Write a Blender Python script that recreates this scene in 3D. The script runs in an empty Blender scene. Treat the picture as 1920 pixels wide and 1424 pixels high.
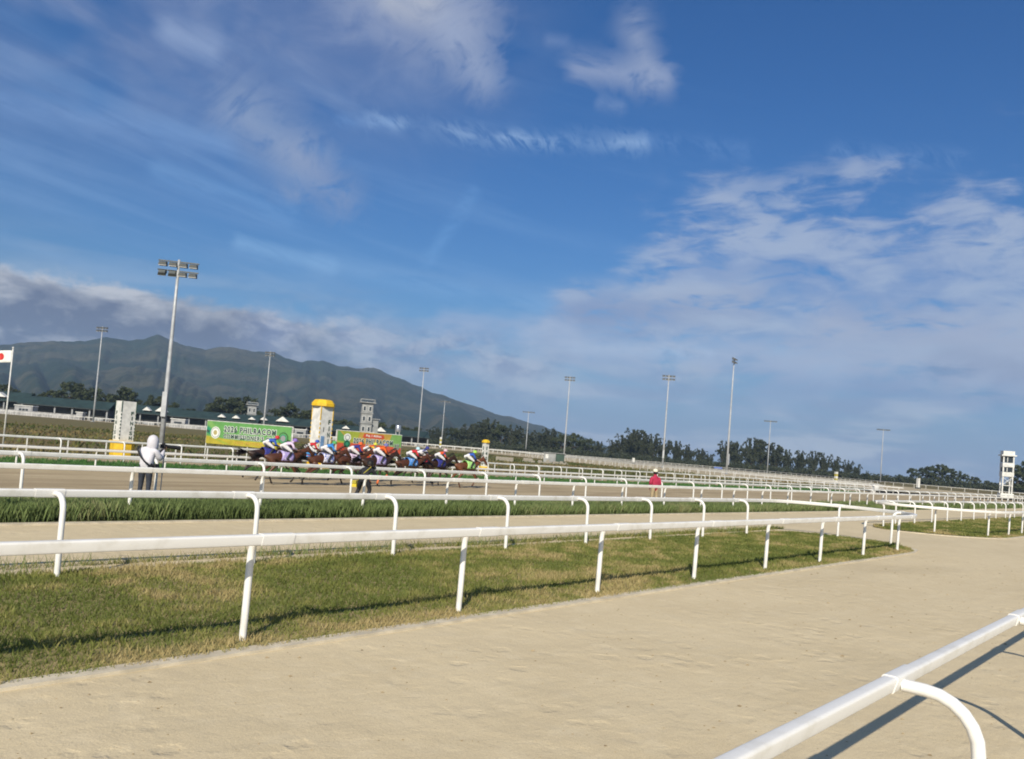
import bpy, bmesh, math, random
import numpy as np
from mathutils import Vector, Matrix, Quaternion

rnd = random.Random(7)
npr = np.random.default_rng(11)
scene = bpy.context.scene
COL = scene.collection
R = math.radians

# ------------------------------------------------------------------ camera
CAM_H = 2.3
F_PX, PPX, PPY, HOR_Y, ROLL = 1540.0, 960.0, 777.0, 839.0, R(4.6)
PITCH = math.atan((HOR_Y - PPY) * math.cos(ROLL) / F_PX)
_c, _s = math.cos(ROLL), math.sin(ROLL)
_cp, _sp = math.cos(PITCH), math.sin(PITCH)


def ray(px, py):
    dx, dy = px - PPX, py - PPY
    a = dx * _c + dy * _s
    b = -dx * _s + dy * _c
    return (a, F_PX * _cp + b * _sp, F_PX * _sp - b * _cp)


def lat(px, D, py=None):
    """world X of something D metres ahead seen at photo column px (survey helper)"""
    if py is None:
        py = HOR_Y + (px - 960) * math.tan(ROLL)
    r = ray(px, py)
    return r[0] / r[1] * D


def zat(px, py, D):
    r = ray(px, py)
    return CAM_H + r[2] / r[1] * D


def azel(px, py):
    r = ray(px, py)
    return math.degrees(math.atan2(r[0], r[1])), math.degrees(math.atan2(r[2], math.hypot(r[0], r[1])))


cam = bpy.data.cameras.new('camera')
cam_o = bpy.data.objects.new('camera', cam)
COL.objects.link(cam_o)
Rv, Uv = Vector((1, 0, 0)), Vector((0, -_sp, _cp))
cx = Rv * _c + Uv * _s
cy = -Rv * _s + Uv * _c
cz = cx.cross(cy)
M = Matrix((cx, cy, cz)).transposed().to_4x4()
M.translation = Vector((0, 0, CAM_H))
cam_o.matrix_world = M
cam.sensor_width = 36
cam.lens = F_PX / 1920 * 36
cam.shift_y = (PPY - 712) / 1920
cam.clip_start = .1
cam.clip_end = 40000
scene.camera = cam_o

# ------------------------------------------------------------------ sun and sky
SUN_EL, SUN_AZ = R(32), R(188)          # azimuth clockwise from +Y
sun = bpy.data.lights.new('sun', 'SUN')
sun.energy = 4.0
sun.angle = R(.5)
sun.color = (1, .90, .74)
sun_o = bpy.data.objects.new('sun', sun)
COL.objects.link(sun_o)
sd = Vector((math.sin(SUN_AZ) * math.cos(SUN_EL), math.cos(SUN_AZ) * math.cos(SUN_EL), math.sin(SUN_EL)))
sun_o.rotation_euler = (-sd).to_track_quat('-Z', 'Y').to_euler()
sun_o.location = (0, -20, 60)

scene.view_settings.view_transform = 'Standard'
scene.view_settings.look = 'None'
EXPO = .48
scene.view_settings.exposure = EXPO
scene.view_settings.gamma = 1.0
scene.view_settings.use_curve_mapping = False
scene.cycles.max_bounces = 5
scene.cycles.diffuse_bounces = 2
scene.cycles.glossy_bounces = 2
scene.cycles.transmission_bounces = 2
scene.cycles.volume_bounces = 0
scene.cycles.use_denoising = True
scene.cycles.filter_width = 1.9

world = bpy.data.worlds.new('World')
scene.world = world
world.use_nodes = True
WT = world.node_tree
WT.nodes.clear()


class V:
    """tiny expression wrapper round node sockets"""
    def __init__(self, nt, s):
        self.nt, self.s = nt, s

    def op(self, o, *a):
        n = self.nt.nodes.new('ShaderNodeMath')
        n.operation = o
        for i, q in enumerate((self,) + a):
            if isinstance(q, V):
                self.nt.links.new(q.s, n.inputs[i])
            else:
                n.inputs[i].default_value = q
        return V(self.nt, n.outputs[0])

    def __add__(self, b): return self.op('ADD', b)
    def __radd__(self, b): return self.op('ADD', b)
    def __sub__(self, b): return self.op('SUBTRACT', b)
    def __rsub__(self, b): return (self * -1) + b
    def __mul__(self, b): return self.op('MULTIPLY', b)
    def __rmul__(self, b): return self.op('MULTIPLY', b)
    def __truediv__(self, b): return self.op('DIVIDE', b)

    def smooth(self, a, b, lo=0., hi=1.):
        n = self.nt.nodes.new('ShaderNodeMapRange')
        n.interpolation_type = 'SMOOTHSTEP'
        self.nt.links.new(self.s, n.inputs['Value'])
        n.inputs['From Min'].default_value, n.inputs['From Max'].default_value = a, b
        n.inputs['To Min'].default_value, n.inputs['To Max'].default_value = lo, hi
        return V(self.nt, n.outputs[0])

    def lin(self, a, b, lo=0., hi=1.):
        n = self.nt.nodes.new('ShaderNodeMapRange')
        self.nt.links.new(self.s, n.inputs['Value'])
        n.inputs['From Min'].default_value, n.inputs['From Max'].default_value = a, b
        n.inputs['To Min'].default_value, n.inputs['To Max'].default_value = lo, hi
        return V(self.nt, n.outputs[0])


def vec(nt, x, y, z=0.):
    n = nt.nodes.new('ShaderNodeCombineXYZ')
    for i, q in enumerate((x, y, z)):
        if isinstance(q, V):
            nt.links.new(q.s, n.inputs[i])
        else:
            n.inputs[i].default_value = q
    return n.outputs[0]


def noise(nt, v, scale, detail=4, rough=.55, dist=0.):
    n = nt.nodes.new('ShaderNodeTexNoise')
    if v is not None:
        nt.links.new(v, n.inputs['Vector'])
    n.inputs['Scale'].default_value = scale
    n.inputs['Detail'].default_value = detail
    n.inputs['Roughness'].default_value = rough
    n.inputs['Distortion'].default_value = dist
    return V(nt, n.outputs['Fac'])


def mixc(nt, fac, a, b):
    n = nt.nodes.new('ShaderNodeMix')
    n.data_type = 'RGBA'
    if isinstance(fac, V):
        nt.links.new(fac.s, n.inputs[0])
    else:
        n.inputs[0].default_value = fac
    for k, q in ((6, a), (7, b)):
        if isinstance(q, (tuple, list)):
            n.inputs[k].default_value = (*q[:3], 1)
        else:
            nt.links.new(q, n.inputs[k])
    return n.outputs[2]


def srgb(r, g, b):
    f = lambda c: ((c / 255 + .055) / 1.055) ** 2.4 if c / 255 > .04045 else c / 255 / 12.92
    return (f(r), f(g), f(b))


def build_sky():
    nt = WT
    sky = nt.nodes.new('ShaderNodeTexSky')
    sky.sky_type = 'NISHITA'
    sky.sun_disc = False
    sky.sun_elevation = SUN_EL
    sky.sun_rotation = SUN_AZ
    sky.altitude = 200
    sky.air_density = 1.0
    sky.dust_density = 2.4
    sky.ozone_density = 2.0
    STR = .10
    K = STR * 2 ** EXPO
    tc = nt.nodes.new('ShaderNodeTexCoord')
    sx = nt.nodes.new('ShaderNodeSeparateXYZ')
    nt.links.new(tc.outputs['Generated'], sx.inputs[0])
    x, y, z = (V(nt, sx.outputs[i]) for i in range(3))
    az = x.op('ARCTAN2', y) * (180 / math.pi)
    el = z.op('ARCSINE') * (180 / math.pi)

    hsv = nt.nodes.new('ShaderNodeHueSaturation')       # the camera's colour rendering, even over the whole sky
    hsv.inputs['Hue'].default_value = .505
    hsv.inputs['Saturation'].default_value = 1.36
    hsv.inputs['Value'].default_value = .67
    nt.links.new(sky.outputs[0], hsv.inputs['Color'])
    wb = nt.nodes.new('ShaderNodeMix')
    wb.data_type = 'RGBA'
    wb.blend_type = 'MULTIPLY'
    wb.inputs[0].default_value = 1.
    wb.inputs[7].default_value = (.64, .88, 1.08, 1)
    nt.links.new(hsv.outputs[0], wb.inputs[6])
    col = wb.outputs[2]

    def c(r, g, b):
        return tuple(q / K for q in srgb(r, g, b))

    def nz(ax, ay, sx_, sy_, detail=6, rough=.58, dist=.3, ang=0., off=0.):
        a = R(ang)
        u_ = ax * math.cos(a) + ay * math.sin(a)
        v_ = ay * math.cos(a) - ax * math.sin(a)
        return noise(nt, vec(nt, u_ * sx_ + off, v_ * sy_ + off * .7), 1.0, detail, rough, dist)

    def cap(p, q, wid, n=None, amp=0., soft=1.):
        """capsule between two sky points (photo columns/rows turned into azimuth/elevation), width in degrees"""
        (a0, e0), (a1, e1) = azel(*p), azel(*q)
        dx, dy = a1 - a0, e1 - e0
        L2 = max(dx * dx + dy * dy, 1e-6)
        t = (((az - a0) * dx + (el - e0) * dy) / L2).op('MAXIMUM', 0.).op('MINIMUM', 1.)
        ex, ey = az - (t * dx + a0), el - (t * dy + e0)
        d = (ex * ex + ey * ey).op('SQRT') / wid
        if n is not None:
            d = d + (n - .5) * amp
        return d.smooth(1.0, 1.0 - soft)

    def lay(alpha, colr):
        nonlocal col
        col = mixc(nt, alpha, col, colr)

    fluff = nz(az, el, .20, .34, 5, .60, .5)
    soft = nz(az, el, .10, .20, 3, .55, .4, -12, 5.)
    wispy = nz(az, el, .12, .70, 6, .66, .6, -14, 2.)
    streak = nz(az, el, .035, .48, 5, .60, .4, -11, 9.)
    finer = nz(az, el, .55, .95, 3, .66, .5, 0, 4.)
    patch = nz(az, el, .13, .30, 4, .58, .35, 0, 7.)

    # pale low air and thin cloud along the horizon all round
    low = nz(az, el, .07, .50, 3, .58, .4, 0, 53.)
    lay(el.smooth(10, .5) * .85, mixc(nt, el.smooth(0, 9), c(146, 168, 202), c(96, 144, 205)))
    lay(low.smooth(.40, .62) * el.smooth(13, 3) * .65, mixc(nt, patch.smooth(.4, .6), c(140, 158, 192), c(190, 200, 216)))
    # thin veil over the upper left, cirrus streaks below it
    m = cap((-300, -40), (760, 20), 13.5, soft, 1.0, 1.0) * (soft * .85 + streak * .15).smooth(.30, .60)
    lay(m * .66, mixc(nt, fluff.smooth(.35, .7), c(112, 132, 176), c(142, 157, 192)))
    m = cap((-200, 250), (420, 330), 8.5, streak, 1.2, 1.0) * streak.smooth(.40, .68)
    lay(m * .28, c(122, 158, 208))
    m = az.smooth(22, -8) * el.smooth(5, 10) * el.smooth(30, 16) * streak.smooth(.46, .70)
    lay(m * .22, c(126, 168, 218))

    frond = nz(az, el, .20, .42, 6, .66, .9, 38, 61.)

    def wisp(p, q, wid, a, cc, n=None, amp=1.5, gate=(.30, .62)):
        n = n or fluff
        lay(cap(p, q, wid, n, amp) * n.smooth(*gate) * a, c(*cc))

    wisp((450, 205), (560, 300), 3.3, .74, (146, 164, 196), frond, 2.2, (.30, .60))
    wisp((560, 290), (640, 370), 2.5, .64, (142, 158, 192), frond, 2.2, (.30, .60))
    wisp((515, 360), (555, 366), .9, .55, (140, 158, 192), fluff, 1.4)
    wisp((690, -50), (860, 40), 4.8, .80, (156, 168, 196), frond, 1.9, (.26, .56))
    wisp((740, -10), (800, 0), 2.4, .6, (190, 194, 204), soft, 1.2, (.22, .52))
    wisp((845, 60), (908, 145), 2.4, .74, (156, 170, 200), frond, 2.0, (.28, .58))
    wisp((320, 60), (395, 92), 1.5, .6, (150, 172, 210), wispy, 1.3, (.25, .6))
    wisp((1188, 50), (1215, 130), 2.3, .70, (164, 176, 202), fluff, 2.3, (.34, .64))
    wisp((1085, 128), (1245, 148), 1.8, .75, (160, 173, 202), fluff, 2.2, (.30, .62))
    wisp((1128, 195), (1162, 202), .8, .6, (132, 156, 198), fluff, 1.2)
    wisp((1030, 76), (1060, 80), .8, .45, (124, 148, 192), fluff, 1.2)
    # old contrail torn into short slanting ripples
    rip = nz(az, el, .95, .38, 4, .66, .7, 48, 3.)
    gap = nz(az, el, .22, .3, 2, .55, .2, 0, 21.)
    m = cap((700, 230), (1205, 268), 1.15, rip, 3.2, 1.0) * rip.smooth(.36, .64) * gap.smooth(.30, .58)
    lay(m * .68, c(168, 198, 234))
    wisp((1205, 262), (1400, 284), 1.2, .34, (128, 166, 218), rip, 1.8, (.40, .7))
    wisp((1570, 284), (1800, 300), 1.2, .42, (130, 164, 212), rip, 1.8, (.40, .7))
    wisp((640, 226), (730, 231), .8, .35, (122, 162, 216), rip, 1.6)
    wisp((802, 488), (888, 362), .85, .34, (120, 172, 228), finer, 1.5, (.25, .7))
    wisp((300, 320), (540, 404), 1.1, .50, (128, 174, 226), wispy, 1.9, (.28, .66))
    wisp((450, 456), (620, 500), 1.0, .52, (140, 184, 230), wispy, 1.7, (.26, .62))
    wisp((600, 490), (1050, 580), 1.3, .42, (134, 178, 226), wispy, 1.7, (.28, .66))
    wisp((-40, 180), (420, 268), 1.5, .42, (126, 164, 216), wispy, 1.8, (.28, .66))

    # mottled altocumulus over the right half: cells elongated along the horizon
    tone = nz(az, el, .11, .30, 3, .56, .3, 0, 17.)
    w1 = nz(az, el, .09, .16, 3, .6, .2, 0, 31.)
    cell = noise(nt, vec(nt, az * .27 + (w1 - .5) * 1.6, el * .80 + (w1 - .5) * 1.4 + 3.), 1.0, 6, .62, .35)
    reg = cap((1340, 540), (2200, 560), 10.5, w1, 1.3, .9).op('MAXIMUM', cap((1080, 600), (1500, 590), 4.2, w1, 1.2, .9))
    dens = (cell * .66 + tone * .34 + (reg - .5) * .20).smooth(.41, .60) * reg.smooth(.0, .7)
    lay(dens * .68, mixc(nt, (tone * .6 + cell * .4).smooth(.40, .60), c(140, 160, 200), c(184, 194, 213)))
    m = cap((1090, 590), (1400, 560), 3.0, cell, 1.6) * cell.smooth(.30, .55)
    lay(m * .75, mixc(nt, (el * .25 - (azel(1250, 580)[1] * .25) + tone).smooth(.2, .9), c(134, 152, 190), c(176, 186, 206)))
    wisp((840, 606), (1060, 628), 1.7, .75, (158, 178, 212), patch, 1.7, (.26, .56))
    wisp((1080, 656), (1330, 664), .8, .8, (176, 202, 232), finer, 2.0, (.32, .58))
    wisp((1040, 668), (1500, 690), 1.6, .65, (142, 160, 196), patch, 1.8, (.28, .58))
    wisp((1440, 720), (1860, 735), 2.0, .70, (130, 150, 192), patch, 1.7, (.28, .58))
    wisp((1560, 610), (1980, 640), 2.8, .7, (164, 174, 200), cell, 1.6, (.28, .56))
    wisp((1780, 690), (2000, 720), 2.0, .7, (124, 138, 174), patch, 1.5, (.26, .56))

    wisp((1000, 640), (1560, 690), 2.6, .62, (172, 190, 218), patch, 1.6, (.30, .56))
    wisp((1480, 650), (1960, 740), 2.8, .62, (160, 176, 206), cell, 1.6, (.36, .58))
    wisp((1100, 740), (1500, 770), 1.6, .5, (160, 178, 208), patch, 1.6, (.32, .56))
    # bank of low cumulus above the hills on the left
    puff = nz(az, el, .17, .30, 5, .56, .3, 0, 41.)
    puff2 = nz(az, el, .50, .80, 4, .62, .3, 0, 43.)
    a_l, e_l = azel(0, 488)
    a_r, e_r = azel(560, 585)
    top = az * ((e_r - e_l) / (a_r - a_l)) + (e_l - a_l * (e_r - e_l) / (a_r - a_l))
    depth = top - el + (puff - .5) * 4.2 + (puff2 - .5) * 1.5
    ends = az.smooth(azel(900, 600)[0], azel(480, 600)[0])
    m = depth.smooth(-.2, .9) * ends
    lit = depth.smooth(2.6, .0) * .60 + patch.smooth(.48, .62) * .55 + (puff2 - .5) * 1.5
    lay(m * .97, mixc(nt, lit.op('MINIMUM', 1.).op('MAXIMUM', 0.), c(98, 108, 136), c(198, 201, 209)))
    m = (puff * .5 + patch * .5).smooth(.40, .56) * cap((520, 620), (1000, 690), 3.6, patch, 1.4)
    lay(m * .85, mixc(nt, puff2.smooth(.36, .62), c(126, 142, 180), c(176, 185, 206)))
    bg = nt.nodes.new('ShaderNodeBackground')
    bg.inputs['Strength'].default_value = STR
    nt.links.new(col, bg.inputs['Color'])
    out = nt.nodes.new('ShaderNodeOutputWorld')
    nt.links.new(bg.outputs[0], out.inputs['Surface'])


build_sky()
world.cycles.sampling_method = 'MANUAL'
world.cycles.sample_map_resolution = 512

# ------------------------------------------------------------------ general helpers
TH = R(41.5)                              # heading of the home straight
UX, UY = math.sin(TH), math.cos(TH)
VX, VY = -math.cos(TH), math.sin(TH)
ANG_U = math.atan2(UY, UX)
TRK = -.30                                # level of the main track


def W(u, v, z=0.):
    return Vector((u * UX + v * VX, u * UY + v * VY, z))


def u_at(px, v):
    """distance along the straight at which the line v is seen at photo column px"""
    k = lat(px, 1.0)
    return (k * VY * v - VX * v) / (UX - k * UY)


def mat(name, base, rough=.6, var=.0, scale=5., bump=0., bscale=40., metal=0., spec=.4, coord='Object', col2=None, detail=4, thr=(.35, .65)):
    m = bpy.data.materials.new(name)
    m.use_nodes = True
    nt = m.node_tree
    b = nt.nodes['Principled BSDF']
    b.inputs['Roughness'].default_value = rough
    b.inputs['Metallic'].default_value = metal
    b.inputs['Specular IOR Level'].default_value = spec
    tc = nt.nodes.new('ShaderNodeTexCoord')
    if var or col2:
        n = noise(nt, tc.outputs[coord], scale, detail, .6)
        c2 = col2 if col2 else tuple(max(0, q * (1 - var)) for q in base)
        nt.links.new(mixc(nt, n.smooth(*thr), base, c2), b.inputs['Base Color'])
    else:
        b.inputs['Base Color'].default_value = (*base, 1)
    if bump:
        n = noise(nt, tc.outputs[coord], bscale, 4, .6)
        bp = nt.nodes.new('ShaderNodeBump')
        bp.inputs['Strength'].default_value = 1.
        bp.inputs['Distance'].default_value = bump
        nt.links.new(n.s, bp.inputs['Height'])
        nt.links.new(bp.outputs[0], b.inputs['Normal'])
    return m


def obj(name, mesh, parent=None, loc=None, rz=None):
    o = bpy.data.objects.new(name, mesh)
    COL.objects.link(o)
    if parent:
        o.parent = parent
    if loc is not None:
        o.location = loc
    if rz is not None:
        o.rotation_euler = (0, 0, rz)
    return o


def tag(o, label=None, cat=None, group=None, kind=None):
    for k, q in (('label', label), ('category', cat), ('group', group), ('kind', kind)):
        if q:
            o[k] = q
    return o


def thing(name, label, cat, loc=(0, 0, 0), rz=0., group=None):
    o = obj(name, None, None, loc, rz)
    o.empty_display_size = .3
    return tag(o, label, cat, group)


def pydata(name, verts, faces, m=None, smooth=False):
    me = bpy.data.meshes.new(name)
    me.from_pydata([tuple(v) for v in verts], [], faces)
    if m:
        for q in (m if isinstance(m, (list, tuple)) else [m]):
            me.materials.append(q)
    if smooth:
        me.polygons.foreach_set('use_smooth', [True] * len(me.polygons))
    me.update()
    return me


class MB:
    """collects simple solids, builds one mesh"""
    def __init__(self):
        self.v, self.f, self.mi = [], [], []

    def add(self, verts, faces, mi=0):
        o = len(self.v)
        self.v += [tuple(q) for q in verts]
        self.f += [tuple(o + i for i in f) for f in faces]
        self.mi += [mi] * len(faces)
        return self

    def box(self, c, s, rz=0., mi=0, top=1.):
        x, y, z = s[0] / 2, s[1] / 2, s[2] / 2
        vs = []
        for dz, k in ((-z, 1.), (z, top)):
            for dx, dy in ((-x, -y), (x, -y), (x, y), (-x, y)):
                dx, dy = dx * k, dy * k
                vs.append((c[0] + dx * math.cos(rz) - dy * math.sin(rz), c[1] + dx * math.sin(rz) + dy * math.cos(rz), c[2] + dz))
        return self.add(vs, [(3, 2, 1, 0), (4, 5, 6, 7), (0, 1, 5, 4), (1, 2, 6, 5), (2, 3, 7, 6), (3, 0, 4, 7)], mi)

    def tube(self, pts, rad, n=8, mi=0, cap=True):
        pts = [Vector(p) for p in pts]
        rads = rad if isinstance(rad, (list, tuple)) else [rad] * len(pts)
        rings = []
        up = None
        for i, p in enumerate(pts):
            d = (pts[min(i + 1, len(pts) - 1)] - pts[max(i - 1, 0)]).normalized()
            if up is None:
                up = Vector((0, 0, 1)) if abs(d.z) < .9 else Vector((1, 0, 0))
            a = d.cross(up).normalized()
            up = a.cross(d).normalized()
            rings.append([p + (a * math.cos(2 * math.pi * k / n) + up * math.sin(2 * math.pi * k / n)) * rads[i] for k in range(n)])
        vs = [q for r in rings for q in r]
        fs = []
        for i in range(len(pts) - 1):
            for k in range(n):
                fs.append((i * n + k, (i + 1) * n + k, (i + 1) * n + (k + 1) % n, i * n + (k + 1) % n))
        if cap:
            fs.append(tuple(range(n)))
            fs.append(tuple(reversed(range((len(pts) - 1) * n, len(pts) * n))))
        return self.add(vs, fs, mi)

    def lathe(self, c, prof, n=16, mi=0, rot=0.):
        vs, fs = [], []
        for r, z in prof:
            for k in range(n):
                a = 2 * math.pi * k / n + rot
                vs.append((c[0] + r * math.cos(a), c[1] + r * math.sin(a), c[2] + z))
        for i in range(len(prof) - 1):
            for k in range(n):
                fs.append((i * n + k, i * n + (k + 1) % n, (i + 1) * n + (k + 1) % n, (i + 1) * n + k))
        fs.append(tuple(reversed(range(n))))
        fs.append(tuple(range((len(prof) - 1) * n, len(prof) * n)))
        return self.add(vs, fs, mi)

    def poly(self, pts2, z0, z1, mi=0):
        n = len(pts2)
        vs = [(p[0], p[1], z0) for p in pts2] + [(p[0], p[1], z1) for p in pts2]
        fs = [tuple(reversed(range(n))), tuple(range(n, 2 * n))] + [(i, (i + 1) % n, n + (i + 1) % n, n + i) for i in range(n)]
        return self.add(vs, fs, mi)

    def mesh(self, name, m, smooth=False):
        me = pydata(name, self.v, self.f, m, smooth)
        if any(self.mi):
            me.polygons.foreach_set('material_index', self.mi)
        return me


def shade_auto(me, ang=40):
    """smooth faces, sharp where the angle is large"""
    bm = bmesh.new()
    bm.from_mesh(me)
    for f in bm.faces:
        f.smooth = True
    for e in bm.edges:
        if len(e.link_faces) == 2 and e.calc_face_angle() > R(ang):
            e.smooth = False
    bm.to_mesh(me)
    bm.free()
    return me


def fast_tris(name, verts, nv, m, tint=None):
    """big triangle/quad soup from numpy; verts (n*nv,3)"""
    n = len(verts) // nv
    me = bpy.data.meshes.new(name)
    me.vertices.add(len(verts))
    me.vertices.foreach_set('co', verts.astype(np.float32).ravel())
    me.loops.add(n * nv)
    me.loops.foreach_set('vertex_index', np.arange(n * nv, dtype=np.int32))
    me.polygons.add(n)
    me.polygons.foreach_set('loop_start', np.arange(0, n * nv, nv, dtype=np.int32))
    if tint is not None:
        a = me.attributes.new('tint', 'FLOAT', 'FACE')
        a.data.foreach_set('value', tint.astype(np.float32))
    me.materials.append(m)
    me.update(calc_edges=True)
    return me


# ------------------------------------------------------------------ materials
def ground_mat(name, cols, scales, bump=.01, bsc=30., rough=.95, streak=None, pits=False):
    """cols: base, second, third; scales for the two noises"""
    m = bpy.data.materials.new(name)
    m.use_nodes = True
    nt = m.node_tree
    b = nt.nodes['Principled BSDF']
    b.inputs['Roughness'].default_value = rough
    b.inputs['Specular IOR Level'].default_value = .15
    tc = nt.nodes.new('ShaderNodeTexCoord')
    mp = nt.nodes.new('ShaderNodeMapping')
    mp.inputs['Rotation'].default_value = (0, 0, -ANG_U)
    nt.links.new(tc.outputs['Object'], mp.inputs[0])
    sep = nt.nodes.new('ShaderNodeSeparateXYZ')
    nt.links.new(mp.outputs[0], sep.inputs[0])
    tu, tv = V(nt, sep.outputs[0]), V(nt, sep.outputs[1])
    k = streak or 1.
    big = noise(nt, vec(nt, tu / k, tv), scales[0], 5, .6, .3)
    mid = noise(nt, vec(nt, tu / (1 + (k - 1) * .4), tv), scales[1], 5, .65)
    finer = noise(nt, mp.outputs[0], scales[1] * 14, 3, .7)
    c = mixc(nt, big.smooth(.36, .64), cols[0], cols[1])
    c = mixc(nt, mid.smooth(.46, .72) * .8, c, cols[2])
    c = mixc(nt, finer.smooth(.52, .72) * (.5 if pits else .35), c, tuple(q * .55 for q in cols[0]))
    if pits:
        grain = noise(nt, mp.outputs[0], 95., 2, .7)
        c = mixc(nt, grain.smooth(.35, .65) * .38, c, tuple(min(1., q * 1.32) for q in cols[2]))
        damp = noise(nt, vec(nt, tu / 2.2, tv), .23, 4, .55, .3)
        c = mixc(nt, damp.smooth(.50, .70) * .30, c, tuple(q * .74 for q in cols[1]))
    nt.links.new(c, b.inputs['Base Color'])
    if bump:
        n2 = noise(nt, mp.outputs[0], bsc, 5, .65)
        n3 = noise(nt, vec(nt, tu, tv * 1.3), bsc * .14, 4, .6, .4)
        h = n2 * .5 + n3 * (1.0 if pits else 2.0)
        if pits:
            # hoof and foot marks: scattered dents with soft rims
            vo = nt.nodes.new('ShaderNodeTexVoronoi')
            vo.inputs['Scale'].default_value = 3.1
            wob = noise(nt, mp.outputs[0], 5., 3, .6)
            nt.links.new(vec(nt, tu + (wob - .5) * .25, tv + (wob - .5) * .2), vo.inputs['Vector'])
            where = noise(nt, mp.outputs[0], .55, 3, .6)
            dent = V(nt, vo.outputs['Distance']).smooth(.16, .42) * where.smooth(.40, .62)
            h = h + dent * .8
        bp = nt.nodes.new('ShaderNodeBump')
        bp.inputs['Distance'].default_value = bump
        bp.inputs['Strength'].default_value = .9
        nt.links.new(h.s, bp.inputs['Height'])
        nt.links.new(bp.outputs[0], b.inputs['Normal'])
    return m


def blade_mat(name, green, dry, dark):
    m = bpy.data.materials.new(name)
    m.use_nodes = True
    nt = m.node_tree
    b = nt.nodes['Principled BSDF']
    b.inputs['Roughness'].default_value = .7
    b.inputs['Specular IOR Level'].default_value = .2
    at = nt.nodes.new('ShaderNodeAttribute')
    at.attribute_name = 'tint'
    t = V(nt, at.outputs['Fac'])
    c = mixc(nt, t.lin(0, .5), dark, green)
    c = mixc(nt, t.lin(.5, 1.), c, dry)
    nt.links.new(c, b.inputs['Base Color'])
    tr = nt.nodes.new('ShaderNodeBsdfTranslucent')
    nt.links.new(c, tr.inputs[0])
    mx = nt.nodes.new('ShaderNodeMixShader')
    mx.inputs[0].default_value = .3
    nt.links.new(b.outputs[0], mx.inputs[1])
    nt.links.new(tr.outputs[0], mx.inputs[2])
    nt.links.new(mx.outputs[0], nt.nodes['Material Output'].inputs[0])
    return m


M_SAND = ground_mat('sand', ((.56, .468, .305), (.52, .43, .275), (.60, .508, .342)), (.45, 2.6), .014, 34., streak=1.15, pits=True)
M_TRACK = ground_mat('track_sand', ((.43, .345, .215), (.31, .24, .145), (.49, .40, .26)), (.5, .9), .03, 9., streak=9.)
M_FARSAND = ground_mat('far_sand', ((.46, .385, .25), (.40, .33, .215), (.50, .43, .30)), (.05, .3), 0)
M_FIELD = ground_mat('dry_field', ((.135, .125, .045), (.175, .120, .058), (.085, .105, .035)), (.10, .5), 0, streak=6.)
M_TURF = ground_mat('turf_soil', ((.23, .21, .085), (.31, .245, .125), (.17, .175, .06)), (.7, 3.), .03, 20.)
M_HEDGESOIL = ground_mat('rank_grass_soil', ((.09, .11, .04), (.13, .115, .06), (.07, .09, .03)), (.7, 3.), .03, 20.)
M_GREENSTRIP = ground_mat('green_turf', ((.05, .11, .03), (.07, .12, .035), (.09, .11, .04)), (.4, 2.), .02, 12.)
M_BLADE = blade_mat('grass_blade', (.225, .235, .065), (.42, .34, .16), (.135, .165, .04))
M_RANK = blade_mat('rank_grass_blade', (.185, .245, .090), (.34, .32, .17), (.12, .165, .055))
M_WHITE = mat('white_plastic', (.73, .725, .70), .42, .0, 2.3, spec=.4, detail=8, col2=(.56, .54, .48), thr=(.52, .80))
M_WHITE_OLD = mat('white_paint', (.70, .70, .67), .6, .25, 2.)
M_STAIN = mat('stained_white', (.70, .69, .65), .55, .5, 9., thr=(.5, .7))
M_KERB = mat('kerb_concrete', (.60, .53, .40), .9, .25, 3., .004, 60.)
M_GALV = mat('galvanised_steel', (.44, .46, .48), .5, .2, 2., metal=.15)
M_DARKMETAL = mat('dark_metal', (.10, .11, .11), .5, .3, 3.)
M_GLASS = mat('lamp_glass', (.62, .60, .58), .3)
M_YELLOW = mat('yellow_paint', (.72, .46, .02), .5, .2, 3.)
M_DKGREEN = mat('green_letter', (.015, .06, .035), .6, .2, 3.)
M_GREEN = mat('banner_green', (.12, .31, .09), .5, .15, 2.)
M_LTGREEN = mat('banner_light_green', (.18, .36, .10), .5, .15, 2.)
M_TEAL = mat('banner_teal', (.03, .24, .13), .5, .15, 2.)
M_BYELLOW = mat('banner_yellow', (.42, .36, .04), .5, .25, 1.5)
M_BLIME = mat('banner_lime', (.33, .39, .05), .5, .2, 2.)
M_BORANGE = mat('banner_orange', (.50, .33, .06), .5, .2, 2.)
M_BRED = mat('banner_red', (.56, .085, .04), .5, .2, 2.)
M_BWHITE = mat('banner_white', (.72, .74, .70), .5, .1, 3.)
M_BDARK = mat('banner_dark', (.035, .075, .065), .5, .2, 3.)
M_BGOLD = mat('seal_gold', (.45, .38, .16), .5, .3, 3.)
M_BLUEPANEL = mat('blue_panel', (.16, .29, .50), .5, .2, 3.)
M_ROOF = mat('green_roof', (.022, .046, .044), .7, .35, .4)
M_ROOFEDGE = mat('roof_edge', (.02, .03, .03), .6, .2, 1.)
M_WALL = mat('pale_wall', (.30, .31, .32), .8, .3, .5)
M_WALL2 = mat('weathered_white_wall', (.36, .36, .365), .8, .4, .6)
M_SHADE = mat('stall_shade', (.05, .05, .05), .9, .3, 1.)  # near-black tone painted in for the shade under the stable roofs
M_CONC = mat('grey_concrete', (.30, .31, .31), .85, .3, .5)
M_WINDOW = mat('window_glass', (.03, .04, .05), .15, .2, 2., spec=.6)
M_BARK = mat('bark', (.09, .07, .05), .9, .4, 3.)
M_STONE = mat('block_stone', (.34, .31, .26), .9, .3, 2.)
M_BLACK = mat('black_gear', (.02, .02, .022), .5, .3, 5.)
M_TARP = mat('blue_tarp', (.05, .12, .42), .5, .2, 2.)
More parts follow.
